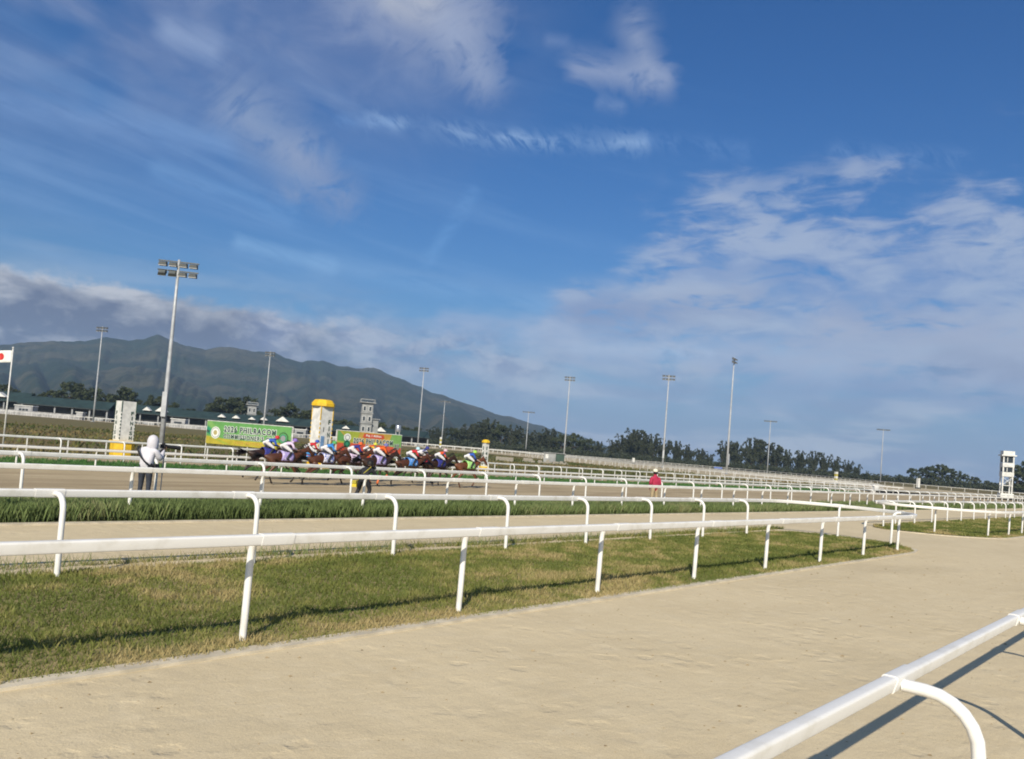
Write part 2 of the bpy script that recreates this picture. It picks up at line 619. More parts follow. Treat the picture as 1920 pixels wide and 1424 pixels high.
M_RED = mat('flag_red', (.55, .035, .03), .6, .15, 3.)
M_SILVER = mat('tank_steel', (.55, .56, .58), .3, .15, 2., metal=.8)


def leaf_mat(name, a, b, c):
    m = bpy.data.materials.new(name)
    m.use_nodes = True
    nt = m.node_tree
    p = nt.nodes['Principled BSDF']
    p.inputs['Roughness'].default_value = .65
    p.inputs['Specular IOR Level'].default_value = .2
    at = nt.nodes.new('ShaderNodeAttribute')
    at.attribute_name = 'tint'
    t = V(nt, at.outputs['Fac'])
    cc = mixc(nt, t.lin(0, .6), a, b)
    cc = mixc(nt, t.lin(.6, 1.), cc, c)
    nt.links.new(cc, p.inputs['Base Color'])
    return m


M_LEAF = leaf_mat('leaf_green', (.030, .040, .018), (.042, .055, .024), (.075, .080, .036))
M_BAMBOO = leaf_mat('bamboo_leaf', (.026, .034, .020), (.038, .047, .026), (.060, .066, .036))

# ------------------------------------------------------------------ ground, tracks, turf
def sheet(name, pts, z, m, kind='structure'):
    me = pydata(name, [(p[0], p[1], z) for p in pts], [tuple(range(len(pts)))], m)
    if me.polygons[0].normal.z < 0:
        me.flip_normals()
    o = obj(name, me)
    tag(o, kind=kind)
    return o


G0 = -.33
bm = bmesh.new()
gs = [-3850, -1900, -900, -300, 0, 300, 900, 1700, 2650]
gy = [-250, 0, 100, 200, 300, 500, 900, 1900, 3900]
gv = [[bm.verts.new((x, y, G0)) for x in gs] for y in gy]
for i in range(8):
    for j in range(8):
        bm.faces.new((gv[i][j], gv[i][j + 1], gv[i + 1][j + 1], gv[i + 1][j]))
gm = bpy.data.meshes.new('ground')
bm.to_mesh(gm)
bm.free()
gm.materials.append(M_FIELD)
tag(obj('ground', gm), 'dry olive brown grass field inside the racecourse', kind='structure')


def strip(name, sect, u0, u1, m, nu=40):
    """cross-section [(v,z)...] swept along the straight"""
    vs, fs = [], []
    for i in range(nu + 1):
        u = u0 + (u1 - u0) * i / nu
        for v, z in sect:
            vs.append(W(u, v, z))
    k = len(sect)
    for i in range(nu):
        for j in range(k - 1):
            fs.append((i * k + j, (i + 1) * k + j, (i + 1) * k + j + 1, i * k + j + 1))
    return tag(obj(name, pydata(name, vs, fs, m, True)), kind='structure')


strip('sand_apron', [(-60, -.02), (-2, 0), (8, 0), (18, 0), (23.4, 0), (24.6, TRK + .002)], -70, 190, M_SAND)
strip('main_track', [(24.5, TRK), (31, TRK), (38.6, TRK), (46.6, TRK), (52.5, TRK)], -70, 190, M_TRACK)


def smooth_path(pts, step=1.):
    """Catmull-Rom through 2D points, resampled at step"""
    P = [Vector((p[0], p[1])) for p in pts]
    P = [P[0] * 2 - P[1]] + P + [P[-1] * 2 - P[-2]]
    out = []
    for i in range(1, len(P) - 2):
        a, b, c, d = P[i - 1], P[i], P[i + 1], P[i + 2]
        n = max(2, int((c - b).length / step * 2))
        for k in range(n):
            t = k / n
            out.append(.5 * ((2 * b) + (c - a) * t + (2 * a - 5 * b + 4 * c - d) * t * t + (3 * b - a - 3 * c + d) * t ** 3))
    out.append(P[-2])
    res, acc = [out[0]], 0.
    for a, b in zip(out, out[1:]):
        L = (b - a).length
        while acc + L >= step:
            a = a + (b - a) * ((step - acc) / L)
            L = (b - a).length
            res.append(a.copy())
            acc = 0.
        acc += L
    if (res[-1] - out[-1]).length > step * .3:
        res.append(out[-1])
    return res


def straight(u0, u1, v, n=2):
    return [W(u0 + (u1 - u0) * i / (n - 1), v).xy for i in range(n)]


# far turn: outer edge A, inner edge B (both surveyed from the photograph's perspective)
A_PTS = [(-230, 292), (-190, 300), (-130, 305), (-70, 322), (-8, 352), (43, 380), (80, 382), (106, 362), (119, 325), (121, 290), (124, 268), (134, 254), (150, 246), (172, 236)]
B_PTS = [(-230, 268), (-190, 276), (-110, 276), (-48, 280), (-6, 262), (18, 205), (27, 172), (36, 152), (50, 136), (61, 127)]
A_PATH = smooth_path(A_PTS, 2.)
B_PATH = smooth_path(B_PTS, 2.)
B_TAIL = [Vector((61, 127)), Vector((58.5, 119.5)), W(128, 41.5).xy]


def band(name, p, q, z, m):
    n = 160
    f = lambda path, t: path[min(int(t * (len(path) - 1)), len(path) - 2)].lerp(path[min(int(t * (len(path) - 1)) + 1, len(path) - 1)], t * (len(path) - 1) % 1)
    vs = []
    for i in range(n + 1):
        t = i / n
        a, b = f(p, t), f(q, t)
        vs += [(a.x, a.y, z), (b.x, b.y, z)]
    fs = [(2 * i, 2 * i + 1, 2 * i + 3, 2 * i + 2) for i in range(n)]
    me = pydata(name, vs, fs, m)
    if me.polygons[0].normal.z < 0:
        me.flip_normals()
    return tag(obj(name, me), kind='structure')


A_OUT = [p + (p - Vector((-20, 240))).normalized() * 9 for p in A_PATH]
band('turn_track', B_PATH + [W(150, 52).xy, W(190, 52).xy], A_OUT, TRK + .012, M_FARSAND)


# islands -------------------------------------------------------------
def offset_loop(loop, d):
    """inward offset of a counter-clockwise loop (simple)"""
    n = len(loop)
    res = []
    for i in range(n):
        t = (loop[(i + 1) % n] - loop[i - 1]).normalized()
        res.append(loop[i] + Vector((-t.y, t.x)) * d)
    return res


ISL1_RAIL = [W(u, 7.49).xy for u in np.arange(-14.9, 27.0, 2.)] + [W(*p).xy for p in ((27.2, 7.50), (28.4, 7.60), (29.3, 8.05), (29.9, 9.0), (30.05, 10.2), (29.8, 11.3), (29.0, 12.1), (27.8, 12.38), (26.6, 12.40))] + [W(u, 12.40).xy for u in np.arange(25, -15., -2.)]
ISL2_RAIL = [W(u, 12.62).xy for u in np.arange(99, 43.9, -3.)] + [W(*p).xy for p in ((42.5, 12.62), (40.6, 12.55), (39.2, 12.2), (38.5, 11.5), (38.55, 10.6), (39.2, 9.5), (40.2, 8.55), (41.6, 7.9), (43.4, 7.62))] + [W(u, 7.58).xy for u in np.arange(46, 99.1, 3.)]


def turf_slab(name, loop, rise, m, label):
    """mounded slab: rim at the sand, body raised"""
    inner = offset_loop(loop, .45)
    mid = offset_loop(loop, 1.2)
    n = len(loop)
    vs = [(p.x, p.y, -.02) for p in loop] + [(p.x, p.y, .018) for p in loop] + [(p.x, p.y, rise * .5) for p in inner] + [(p.x, p.y, rise) for p in mid]
    fs = []
    for k in range(3):
        fs += [(k * n + i, k * n + (i + 1) % n, (k + 1) * n + (i + 1) % n, (k + 1) * n + i) for i in range(n)]
    fs.append(tuple(range(3 * n, 4 * n)))
    me = pydata(name, vs, fs, m, True)
    return tag(obj(name, me), label, kind='structure')


isl1_loop = offset_loop(smooth_path([tuple(p) for p in ISL1_RAIL], .8), -.01)
isl2_loop = offset_loop(smooth_path([tuple(p) for p in ISL2_RAIL], .8), -.05)
turf_slab('turf_island', isl1_loop, .06, M_TURF, 'long mown grass island between the two sand lanes')
turf_slab('turf_island', isl2_loop, .06, M_TURF, 'second grass island beyond the sand crossing on the right')
hl = [W(u, 18.0).xy for u in np.arange(-20, 151, 2.)] + [W(u, 23.3).xy for u in np.arange(150, -21, -2.)]
turf_slab('rank_grass_island', hl, .05, M_HEDGESOIL, 'island of tall rank grass beside the main track')
strip('green_strip', [(38.9, TRK - .02), (39.0, TRK + .03), (42.5, TRK + .05), (46.0, TRK + .03), (46.1, TRK - .02)], -70, 128, M_GREENSTRIP)


def kerb(label, loop_part, w, z):
    inner = []
    n = len(loop_part)
    for i, p in enumerate(loop_part):
        t = (loop_part[min(i + 1, n - 1)] - loop_part[max(i - 1, 0)]).normalized()
        inner.append(p + Vector((t.y, -t.x)) * w)
    vs = [(p.x, p.y, z) for p in loop_part] + [(p.x, p.y, z) for p in inner] + [(p.x, p.y, -.02) for p in inner]
    fs = [(i, n + i, n + i + 1, i + 1) for i in range(n - 1)] + [(n + i, 2 * n + i, 2 * n + i + 1, n + i + 1) for i in range(n - 1)]
    me = pydata('kerb', vs, fs, M_KERB)
    o = obj('kerb', me)
    return tag(o, label, kind='structure')


i1 = smooth_path([tuple(W(u, 7.60).xy) for u in (-15, -5, 5, 15, 25, 27)] + [tuple(W(*p).xy) for p in ((28.4, 7.7), (29.4, 8.0), (30.05, 9.0))], .7)
kerb('pale flush kerb along the near edge of the long grass island', i1, .19, .03)
kerb('pale flush kerb along the near edge of the tall grass', [W(u, 18.0).xy for u in np.arange(-20, 150, 2.)], .22, .035)
i2 = smooth_path([tuple(W(*p).xy) for p in ((38.4, 11.2), (38.45, 10.6), (39.1, 9.4), (40.1, 8.5), (41.5, 7.85), (43.4, 7.56), (50, 7.54), (60, 7.54), (98, 7.54))], .7)
kerb('pale flush kerb along the second grass island', i2, .16, .03)


def pnoise(x, y, seed=0):
    """cheap smooth value noise (vectorised)"""
    g = np.random.default_rng(seed).random((256, 256))
    xi, yi = np.floor(x).astype(int), np.floor(y).astype(int)
    fx, fy = x - xi, y - yi
    fx, fy = fx * fx * (3 - 2 * fx), fy * fy * (3 - 2 * fy)
    q = lambda a, b: g[a % 256, b % 256]
    return (q(xi, yi) * (1 - fx) + q(xi + 1, yi) * fx) * (1 - fy) + (q(xi, yi + 1) * (1 - fx) + q(xi + 1, yi + 1) * fx) * fy


def blades(name, u, v, z, h, w, lean, tint, m, label, seg2=False):
    """one bent blade per root; kept as one stuff object"""
    n = len(u)
    x, y = u * UX + v * VX, u * UY + v * VY
    a = npr.random(n) * 6.283
    la = npr.random(n) * 6.283
    dx, dy = np.cos(a) * w / 2, np.sin(a) * w / 2
    tx, ty = np.cos(la) * lean * h, np.sin(la) * lean * h
    P = np.empty((n, 3 if not seg2 else 4, 3))
    P[:, 0] = np.stack([x - dx, y - dy, z - .01 + 0 * x], 1)
    P[:, 1] = np.stack([x + dx, y + dy, z - .01 + 0 * x], 1)
    if seg2:
        P[:, 2] = np.stack([x + dx * .7 + tx * .45, y + dy * .7 + ty * .45, z + h * .62], 1)
        P[:, 3] = np.stack([x + tx, y + ty, z + h], 1)
    else:
        P[:, 2] = np.stack([x + tx, y + ty, z + h], 1)
    me = fast_tris(name, P.reshape(-1, 3), P.shape[1], m, np.clip(tint, 0, 1))
    return tag(obj(name, me), label, kind='stuff')


def in_loop(u, v, loop):
    """keep points inside the polygon loop (world coords)"""
    x, y = u * UX + v * VX, u * UY + v * VY
    L = np.array([(p.x, p.y) for p in loop])
    ins = np.zeros(len(u), bool)
    j = len(L) - 1
    for i in range(len(L)):
        xi, yi, xj, yj = L[i, 0], L[i, 1], L[j, 0], L[j, 1]
        with np.errstate(divide='ignore', invalid='ignore'):
            c = ((yi > y) != (yj > y)) & (x < (xj - xi) * (y - yi) / (yj - yi + 1e-12) + xi)
        ins ^= c
        j = i
    return ins


def island_grass(label, loop, u0, u1, v0, v1, n, dens_ref, wscale=1.):
    # density falls with distance from where people stand at the rail
    t = npr.random(n) ** 1.6
    u = u0 + (u1 - u0) * t
    v = v0 + (v1 - v0) * npr.random(n)
    k = in_loop(u, v, loop)
    u, v = u[k], v[k]
    n = len(u)
    big = pnoise(u * .55 + 9, v * .8 + 3, 1)
    mid = pnoise(u * 2.2, v * 2.6, 2)
    small = pnoise(u * 7, v * 7, 3)
    d = np.hypot(u * UX + v * VX, u * UY + v * VY)
    edge = np.exp(-((v - (v0 + 1.05 + .25 * (big - .5))) / .28) ** 2)      # unmown ridge just behind the posts
    far = np.exp(-((v - (v1 - .35)) / .35) ** 2)
    strip_dry = np.exp(-((v - (v0 + .35)) / .35) ** 2)
    h = .022 + .028 * npr.random(n) + .045 * small * mid + edge * (.03 + .06 * mid) * npr.random(n) + far * .10 * npr.random(n) * mid
    w = (.007 + .0009 * d) * wscale
    patch = big * .42 + mid * .48 + small * .2 - .05
    tint = .29 + (patch - .5) * 2.7 + npr.normal(0, .16, n) + strip_dry * .28 - edge * .15
    z = .02 + .045 * np.clip((v - v0) / 1.2, 0, 1) * np.clip((v1 - v) / 1.2, 0, 1)
    return blades('turf_grass', u, v, z, h, w, .75, tint, M_BLADE, label)


island_grass('short patchy grass growing over the long island', isl1_loop, -9, 30.4, 7.5, 12.95, 260000, 9)
island_grass('short grass growing over the second island on the right', isl2_loop, 38, 90, 7.5, 12.7, 70000, 40, 1.3)

# ragged verge beyond the far rail of the island and loose weeds
n = 9000
u = -9 + 40 * npr.random(n) ** 1.3
v = 12.95 + np.abs(npr.normal(0, .16, n)) * (.4 + 1.2 * pnoise(u * .9, u * 0, 5))
blades('verge_grass', u, v, 0., .05 + .12 * npr.random(n), .008 + .0008 * np.abs(u), .9, .45 + npr.normal(0, .2, n), M_BLADE, 'ragged grass straggling onto the sand behind the island')
n = 1500
u = -9 + 38 * npr.random(n)
u = u[pnoise(u * .8, u * 0 + 2, 8) > .45]
n = len(u)
v = 12.75 + npr.normal(0, .2, n)
blades('weed_stalks', u, v, .03, .22 + .28 * npr.random(n), .012, .35, .4 + npr.normal(0, .2, n), M_RANK, 'thin weed stalks standing along the far rail of the island')

n = 2200
t_ = npr.random(n) ** 1.5
u = -6 + 34 * t_
v = -3 + 10.3 * npr.random(n)
x, y = u * UX + v * VX, u * UY + v * VY
sz = .004 + .011 * npr.random(n) ** 4 + .0003 * np.hypot(x, y)
ctr = np.stack([x, y, sz * .3], 1)
tri = np.array([[1, 0, 0], [-.5, .87, 0], [-.5, -.87, 0], [0, 0, .8]])
aa = npr.random(n) * 6.283
rot = np.stack([np.stack([np.cos(aa), -np.sin(aa), 0 * aa], 1), np.stack([np.sin(aa), np.cos(aa), 0 * aa], 1), np.stack([0 * aa, 0 * aa, 1 + 0 * aa], 1)], 1)
pts4 = np.einsum('nij,kj->nki', rot, tri) * (sz * (.6 + .9 * npr.random(n)))[:, None, None] * np.array([1.5, 1., .7]) + ctr[:, None]
clod = pts4[:, [0, 1, 3, 1, 2, 3, 2, 0, 3]].reshape(-1, 3)
tag(obj('sand_clods', fast_tris('sand_clods', clod, 3, mat('clod', (.38, .29, .17), .95, .5, 2.))), 'small dark clods and bits of litter scattered over the near sand', kind='stuff')

# tall rank grass (tufts) between the fourth and fifth rails
def tuft_field(name, label, u0, u1, v0, v1, ntuft, per, h0, h1, w, m, z, dmix=.4, pw=1.5):
    tu = u0 + (u1 - u0) * npr.random(ntuft) ** pw
    tv = v0 + (v1 - v0) * npr.random(ntuft)
    hh = h0 + (h1 - h0) * npr.random(ntuft) * (.6 + .6 * pnoise(tu * .5, tv, 21))
    tt = dmix + (pnoise(tu * .4, tv * .6, 22) - .5) * .7 + npr.normal(0, .10, ntuft)
    u = np.repeat(tu, per) + npr.normal(0, .075, ntuft * per)
    v = np.repeat(tv, per) + npr.normal(0, .065, ntuft * per)
    h = np.repeat(hh, per) * (.55 + .5 * npr.random(ntuft * per))
    d = np.hypot(u * UX + v * VX, u * UY + v * VY)
    t = np.repeat(tt, per) + npr.normal(0, .13, ntuft * per)
    return blades(name, u, v, z, h, w * (.5 + d / 30), .34, t, m, label, True)


tuft_field('rank_grass', 'tall green rank grass along the rail before the main track', -4, 62, 18.15, 19.6, 9000, 26, .28, .46, .0062, M_RANK, .03, .44)
tuft_field('rank_grass', 'lower rank grass on the far side of that island', -4, 120, 19.6, 23.2, 3500, 9, .14, .30, .018, M_RANK, .03, .5)
tuft_field('rank_grass', 'tall grass of the same island towards the far right', 62, 150, 18.15, 19.8, 1500, 12, .34, .55, .016, M_RANK, .03, .42, 1.)
tuft_field('strip_grass', 'deep green grass strip on the inside of the main track', 4, 125, 39.0, 46.0, 5200, 8, .10, .26, .022, M_GREEN_BLADE if 'M_GREEN_BLADE' in globals() else blade_mat('deep_green_blade', (.085, .20, .055), (.17, .21, .08), (.05, .13, .03)), TRK + .03, .4, 1.4)

n = 26000
u = -25 + 190 * npr.random(n)
v = 53.5 + 95 * npr.random(n) ** 1.4
d = np.hypot(u * UX + v * VX, u * UY + v * VY)
hh_ = (.12 + .25 * npr.random(n)) * (.35 + 1.1 * pnoise(u * .12, v * .2, 51))
blades('field_grass', u, v, G0, hh_, .05 + .0016 * d, .8, .35 + (pnoise(u * .06, v * .14, 52) - .5) * 1.3 + npr.normal(0, .14, n), blade_mat('dry_field_blade', (.155, .145, .05), (.26, .185, .09), (.075, .10, .03)), 'rough dry grass tufts covering the near part of the infield', True)

# ------------------------------------------------------------------ running rails
RAIL_TOP = 1.20
ARM = .35


def rail_profile(w, h, n):
    """rounded box, a little narrower below"""
    pts = []
    r = min(w, h) * .22
    for cxs, czs, a0 in ((1, 1, 0), (-1, 1, 90), (-1, -1, 180), (1, -1, 270)):
        for k in range(n):
            a = R(a0 + 90 * k / (n - 1))
            x = cxs * (w / 2 - r) + r * math.cos(a)
            z = czs * (h / 2 - r) + r * math.sin(a)
            pts.append((x * (1. if czs > 0 else .62), z))
    return pts


def sweep(path, prof, zc, m, name, closed_caps=True):
    """path: list of 2D points; profile (side, up)"""
    vs, fs = [], []
    k = len(prof)
    for i, p in enumerate(path):
        t = (path[min(i + 1, len(path) - 1)] - path[max(i - 1, 0)]).normalized()
        nx = Vector((-t.y, t.x))
        for s, z in prof:
            q = p + nx * s
            vs.append((q.x, q.y, zc + z))
    for i in range(len(path) - 1):
        for j in range(k):
            fs.append((i * k + j, i * k + (j + 1) % k, (i + 1) * k + (j + 1) % k, (i + 1) * k + j))
    if closed_caps:
        fs.append(tuple(range(k)))
        fs.append(tuple(reversed(range((len(path) - 1) * k, len(path) * k))))
    me = pydata(name, vs, fs, m)
    bm = bmesh.new()
    bm.from_mesh(me)
    bmesh.ops.recalc_face_normals(bm, faces=bm.faces)
    bm.to_mesh(me)
    bm.free()
    return shade_auto(me, 50)


_post_cache = {}


def post_mesh(side, top, n, r=.039, arm=ARM, base=0.):
    key = (side, top, n, r, arm, base)
    if key in _post_cache:
        return _post_cache[key]
    zr = top - .058
    pts = [(0, side * .035, zr)]
    rad = (arm - .05) * .72
    pts.append((0, side * (arm - rad), zr))
    for k in range(1, 7 if n > 7 else 4):
        a = R(90 * k / (6 if n > 7 else 3))
        pts.append((0, side * (arm - rad + rad * math.sin(a)), zr - rad * (1 - math.cos(a))))
    pts += [(0, side * (arm + .004), (zr - rad) * .5 + base * .5), (0, side * (arm + .012), base - .04)]
    mb = MB().tube(pts, r, n)
    me = mb.mesh('post', M_WHITE)
    bm = bmesh.new()
    bm.from_mesh(me)
    bmesh.ops.recalc_face_normals(bm, faces=bm.faces)
    bm.to_mesh(me)
    bm.free()
    _post_cache[key] = shade_auto(me, 50)
    return me


def arclen(path):
    s = [0.]
    for a, b in zip(path, path[1:]):
        s.append(s[-1] + (b - a).length)
    return s


def at_s(path, S, s):
    s = min(max(s, 0.), S[-1])
    i = max(0, min(int(np.searchsorted(S, s, 'right')) - 1, len(path) - 2))
    t = (s - S[i]) / max(S[i + 1] - S[i], 1e-9)
    p = path[i].lerp(path[i + 1], t)
    a, b = path[max(i - 1, 0)], path[min(i + 2, len(path) - 1)]
    d = (path[i + 1] - path[i]).normalized()
    return p, (d * 2 + (b - a).normalized()).normalized()


def running_rail(label, path, s0, spacing, side, z=0., top=RAIL_TOP, lod=2, w=.10, h=.112, sleeve=True, group='white running rails of the racecourse', postr=.039, zfun=None, n_max=300, stations=None, arm=None):
    """posts, rail lengths between them and joint sleeves are parts"""
    S = arclen(path)
    root = thing('running_rail', label, 'rail', (*path[0], z), 0, group)
    o0 = Vector((*path[0], z))
    nprof, npost = {2: (5, 14), 1: (3, 8), 0: (2, 5)}[lod]
    prof = rail_profile(w, h, nprof)
    prof_s = rail_profile(w + .013, h + .013, nprof)
    zc = top - h / 2
    ss = list(np.arange(s0, S[-1], spacing))[:n_max] if stations is None else stations
    shared = {}
    for s in ss:
        p, d = at_s(path, S, s)
        ang = math.atan2(d.y, d.x)
        obj('post', post_mesh(side, top, npost, postr, arm or ARM), root, Vector((p.x, p.y, z)) - o0, ang)
        if sleeve:
            if 'sl' not in shared:
                shared['sl'] = sweep([Vector((-.12, 0)), Vector((.26, 0))], prof_s, zc, M_WHITE, 'sleeve')
            obj('sleeve', shared['sl'], root, Vector((p.x, p.y, z)) - o0, ang)
    ends = [0.] + ss + [S[-1]]
    for a, b in zip(ends, ends[1:]):
        if b - a < .05:
            continue
        n = max(2, int((b - a) / .55) + 1)
        sub = [at_s(path, S, a + (b - a) * k / (n - 1))[0] for k in range(n)]
        c = sub[-1] - sub[0]
        dev = max((abs((q - sub[0]).cross(c.normalized())) if c.length > 0 else 0) for q in sub)
        if dev < .004:
            L = round(c.length, 3)
            if L not in shared:
                shared[L] = sweep([Vector((0, 0)), Vector((L, 0))], prof, zc, M_WHITE, 'rail')
            obj('rail', shared[L], root, Vector((*sub[0], z)) - o0, math.atan2(c.y, c.x))
        else:
            me = sweep([q - path[0] for q in sub], prof, zc, M_WHITE, 'rail')
            obj('rail', me, root)
    return root


def line(u0, u1, v, step=5.):
    n = max(2, int((u1 - u0) / step))
    return [W(u0 + (u1 - u0) * i / (n - 1), v).xy for i in range(n)]


# R1: the rail the photographer stands at
running_rail('closest white rail crossing the lower right corner over the near sand', line(-3.2, 42.0, 1.40), 3.2 + 5.04 - 3.42 * 2, 3.42, -1, arm=.43, w=.078, h=.086, postr=.036)
# island one: one hairpin of rail
p1 = smooth_path([tuple(p) for p in ISL1_RAIL], .25)
S1 = arclen(p1)
def s_near(path, S, q):
    return S[min(range(len(path)), key=lambda i: (path[i] - q).length)]


st = [s_near(p1, S1, W(4.75 + 3.27 * k, 7.49).xy) for k in range(-5, 7)]
st += [s_near(p1, S1, W(*q).xy) for q in ((27.7, 7.5), (29.6, 8.35), (30.0, 10.5))]
st += [s_near(p1, S1, W(4.54 + 3.03 * k, 12.40).xy) for k in range(-6, 8)]
running_rail('white hairpin rail round the long grass island in the foreground', p1, 0, 3.27, 1, stations=sorted(set(st)))
p2 = smooth_path([tuple(p) for p in ISL2_RAIL], .25)
running_rail('white curved rail round the second grass island at the right edge', p2, 2.2, 3.2, 1, lod=1)
running_rail('white rail along the near side of the tall rank grass', line(-9.5, 150, 18.12), 9.5 + 11.55 - 3.28 * 6, 3.28, 1, lod=2)
running_rail('white rail with hooped posts along the outer edge of the main track', line(-9.5, 150, 23.15), 9.5 + 14.30 - 3.42 * 6, 3.42, -1, lod=2)
running_rail('low white rail on the far side of the main track behind the horses', line(-2, 128, 38.9), 2 + 15.84 - 3.28 * 5, 3.28, 1, z=TRK, top=1.0, lod=1)
r7 = [W(u, 46.3).xy for u in (-4, 10, 30, 50, 70)] + [W(90, 45.6).xy, W(108, 44.).xy, W(122, 42.4).xy, W(133, 42.2).xy, W(141, 44.5).xy, Vector((61, 127)), Vector((50, 136)), Vector((36, 152)), Vector((27, 172)), Vector((18, 205)), Vector((5, 242))]
running_rail('white rail with hooped posts enclosing the infield beyond the main track', smooth_path([tuple(p) for p in r7], 1.), 4 + 16.72 - 3.28 * 6, 3.28, -1, z=TRK, lod=1)

# far rails of the turn
def far_rail(label, path, spacing=3.28, top=1.2, z=TRK, lower=False):
    root = thing('far_rail', label, 'rail', (*path[0], z), 0, 'white rails round the far turn')
    S = arclen(path)
    if 'far' not in _post_cache:
        _post_cache['far'] = MB().box((0, 0, .59), (.09, .09, 1.2)).mesh('post', M_WHITE_OLD)
    for s in list(np.arange(0, S[-1], spacing))[:300]:
        p, d = at_s(path, S, s)
        obj('post', _post_cache['far'], root, (p.x - path[0].x, p.y - path[0].y, 0), math.atan2(d.y, d.x))
    prof = rail_profile(.12, .14, 2)
    seg = 32.8
    for a in np.arange(0, S[-1] - 1, seg):
        b = min(a + seg, S[-1])
        sub = [at_s(path, S, a + (b - a) * k / 10)[0] - path[0] for k in range(11)]
        obj('rail', sweep(sub, prof, top - .05, M_WHITE_OLD, 'rail'), root)
        if lower:
            obj('rail', sweep(sub, prof, top * .52, M_WHITE_OLD, 'rail'), root)
    return root


far_rail('outermost white rail sweeping round the far turn before the trees', A_PATH, 3.6)


def lerp_path(t):
    f = lambda path, k: path[min(int(k * (len(path) - 1)), len(path) - 2)].lerp(path[min(int(k * (len(path) - 1)) + 1, len(path) - 1)], k * (len(path) - 1) % 1)
    return [f(B_PATH, i / 150).lerp(f(A_PATH, i / 150 * .86), t) for i in range(151)]


far_rail('second white rail of the far turn seen over the pale sand', lerp_path(.22), 3.6)
far_rail('third white rail of the far turn nearer the infield grass', lerp_path(.10), 3.6)
far_rail('white rail of the far turn between the sand lanes', lerp_path(.45), 3.6)

# thin wire fence just inside the infield rail
wf = thing('wire_fence', 'thin posted wire fence just behind the infield rail', 'fence', W(0, 50.5, TRK), 0)
pm = MB().box((0, 0, .5), (.055, .055, 1.04)).mesh('post', M_WHITE_OLD)
for k in range(52):
    u = 8 + k * 2.15
    obj('post', pm, wf, W(u, 50.5, 0) - W(0, 50.5, 0), ANG_U)
for zz in (.55, .97):
    me = MB().tube([W(8, 0, zz), W(8 + 51 * 2.15, 0, zz)], .008, 4).mesh('wire', M_GALV)
    obj('wire', me, wf)

# ------------------------------------------------------------------ hills
RIDGE = [(-400, 655), (-200, 660), (-60, 655), (0, 649), (40, 641), (100, 639), (160, 641), (200, 633), (240, 641), (270, 636), (295, 628), (318, 639), (350, 648), (385, 656), (430, 650), (470, 657), (510, 660), (540, 672), (565, 681), (582, 677), (605, 677), (622, 684), (650, 688), (668, 692), (700, 690), (722, 700), (760, 713), (800, 733), (860, 752), (930, 775), (1000, 795), (1070, 815), (1140, 836), (1210, 858)]


def build_hills():
    pts = [azel(*p) for p in RIDGE]
    azs = np.array([p[0] for p in pts])
    els = np.array([max(p[1], .02) for p in pts])
    na, nr = 520, 90
    A = np.linspace(azs[0], azs[-1], na)
    E = np.interp(A, azs, els)
    r0, r1, r2 = 1200., 3100., 3800.
    rr = np.concatenate([np.linspace(r0, r1, 70), np.linspace(r1, r2, 21)[1:]])
    AA, RR = np.meshgrid(A, rr)
    EE = np.interp(AA, azs, els)
    EE = np.maximum(EE + (pnoise(AA * 1.4 + 7, AA * 0, 41) - .5) * .13 + (pnoise(AA * 5.1, AA * 0 + 3, 42) - .5) * .045, .02)
    H = np.tan(np.radians(EE)) * r1 + CAM_H - G0
    t = np.clip((RR - r0) / (r1 - r0), 0, 1)
    prof = np.where(RR <= r1, t ** 1.55, 1 - .8 * ((RR - r1) / (r2 - r1)) ** 1.3)
    # spurs and gullies running down from the ridge
    g = np.abs(pnoise(AA * .55 + t * 1.3 + 50, t * 2.2 + 3, 31) - .5) * 2
    g2 = np.abs(pnoise(AA * 1.7 + 20 - t * 2.0, t * 5 + 9, 32) - .5) * 2
    g3 = pnoise(AA * 6 + 3, t * 18, 33)
    k = np.clip(t * (1 - t) * 4, 0, 1)
    Z = H * (prof + k * (.20 * (g - .5) + .05 * (g2 - .5) + .008 * (g3 - .5)))
    Z = np.maximum(Z, -2) + G0 - 1.5 * (1 - t)
    X, Y = np.sin(np.radians(AA)) * RR, np.cos(np.radians(AA)) * RR
    Z = np.maximum(Z, G0 - 3)
    print('hill top', Z.max(), X.min(), X.max(), Y.max())
    vs = np.stack([X, Y, Z], 2).reshape(-1, 3)
    fs = []
    n1 = len(rr)
    for i in range(n1 - 1):
        for j in range(na - 1):
            a = i * na + j
            fs.append((a, a + 1, a + na + 1, a + na))
    m = bpy.data.materials.new('hill_forest')
    m.use_nodes = True
    nt = m.node_tree
    b = nt.nodes['Principled BSDF']
    b.inputs['Roughness'].default_value = .95
    b.inputs['Specular IOR Level'].default_value = .05
    tc = nt.nodes.new('ShaderNodeTexCoord')
    n1_ = noise(nt, tc.outputs['Object'], .0034, 6, .62, .5)
    n2_ = noise(nt, tc.outputs['Object'], .012, 6, .7)
    c = mixc(nt, n1_.smooth(.42, .60), (.018, .032, .020), (.075, .070, .045))
    c = mixc(nt, n2_.smooth(.4, .7), c, (.010, .020, .013))
    nt.links.new(c, b.inputs['Base Color'])
    bp = nt.nodes.new('ShaderNodeBump')
    bp.inputs['Distance'].default_value = 30.
    nt.links.new(n2_.s, bp.inputs['Height'])
    nt.links.new(bp.outputs[0], b.inputs['Normal'])
    me = pydata('hills', vs, fs, m, True)
    tag(obj('hills', me), 'long forested mountain ridge sloping down to the right', kind='structure')


build_hills()

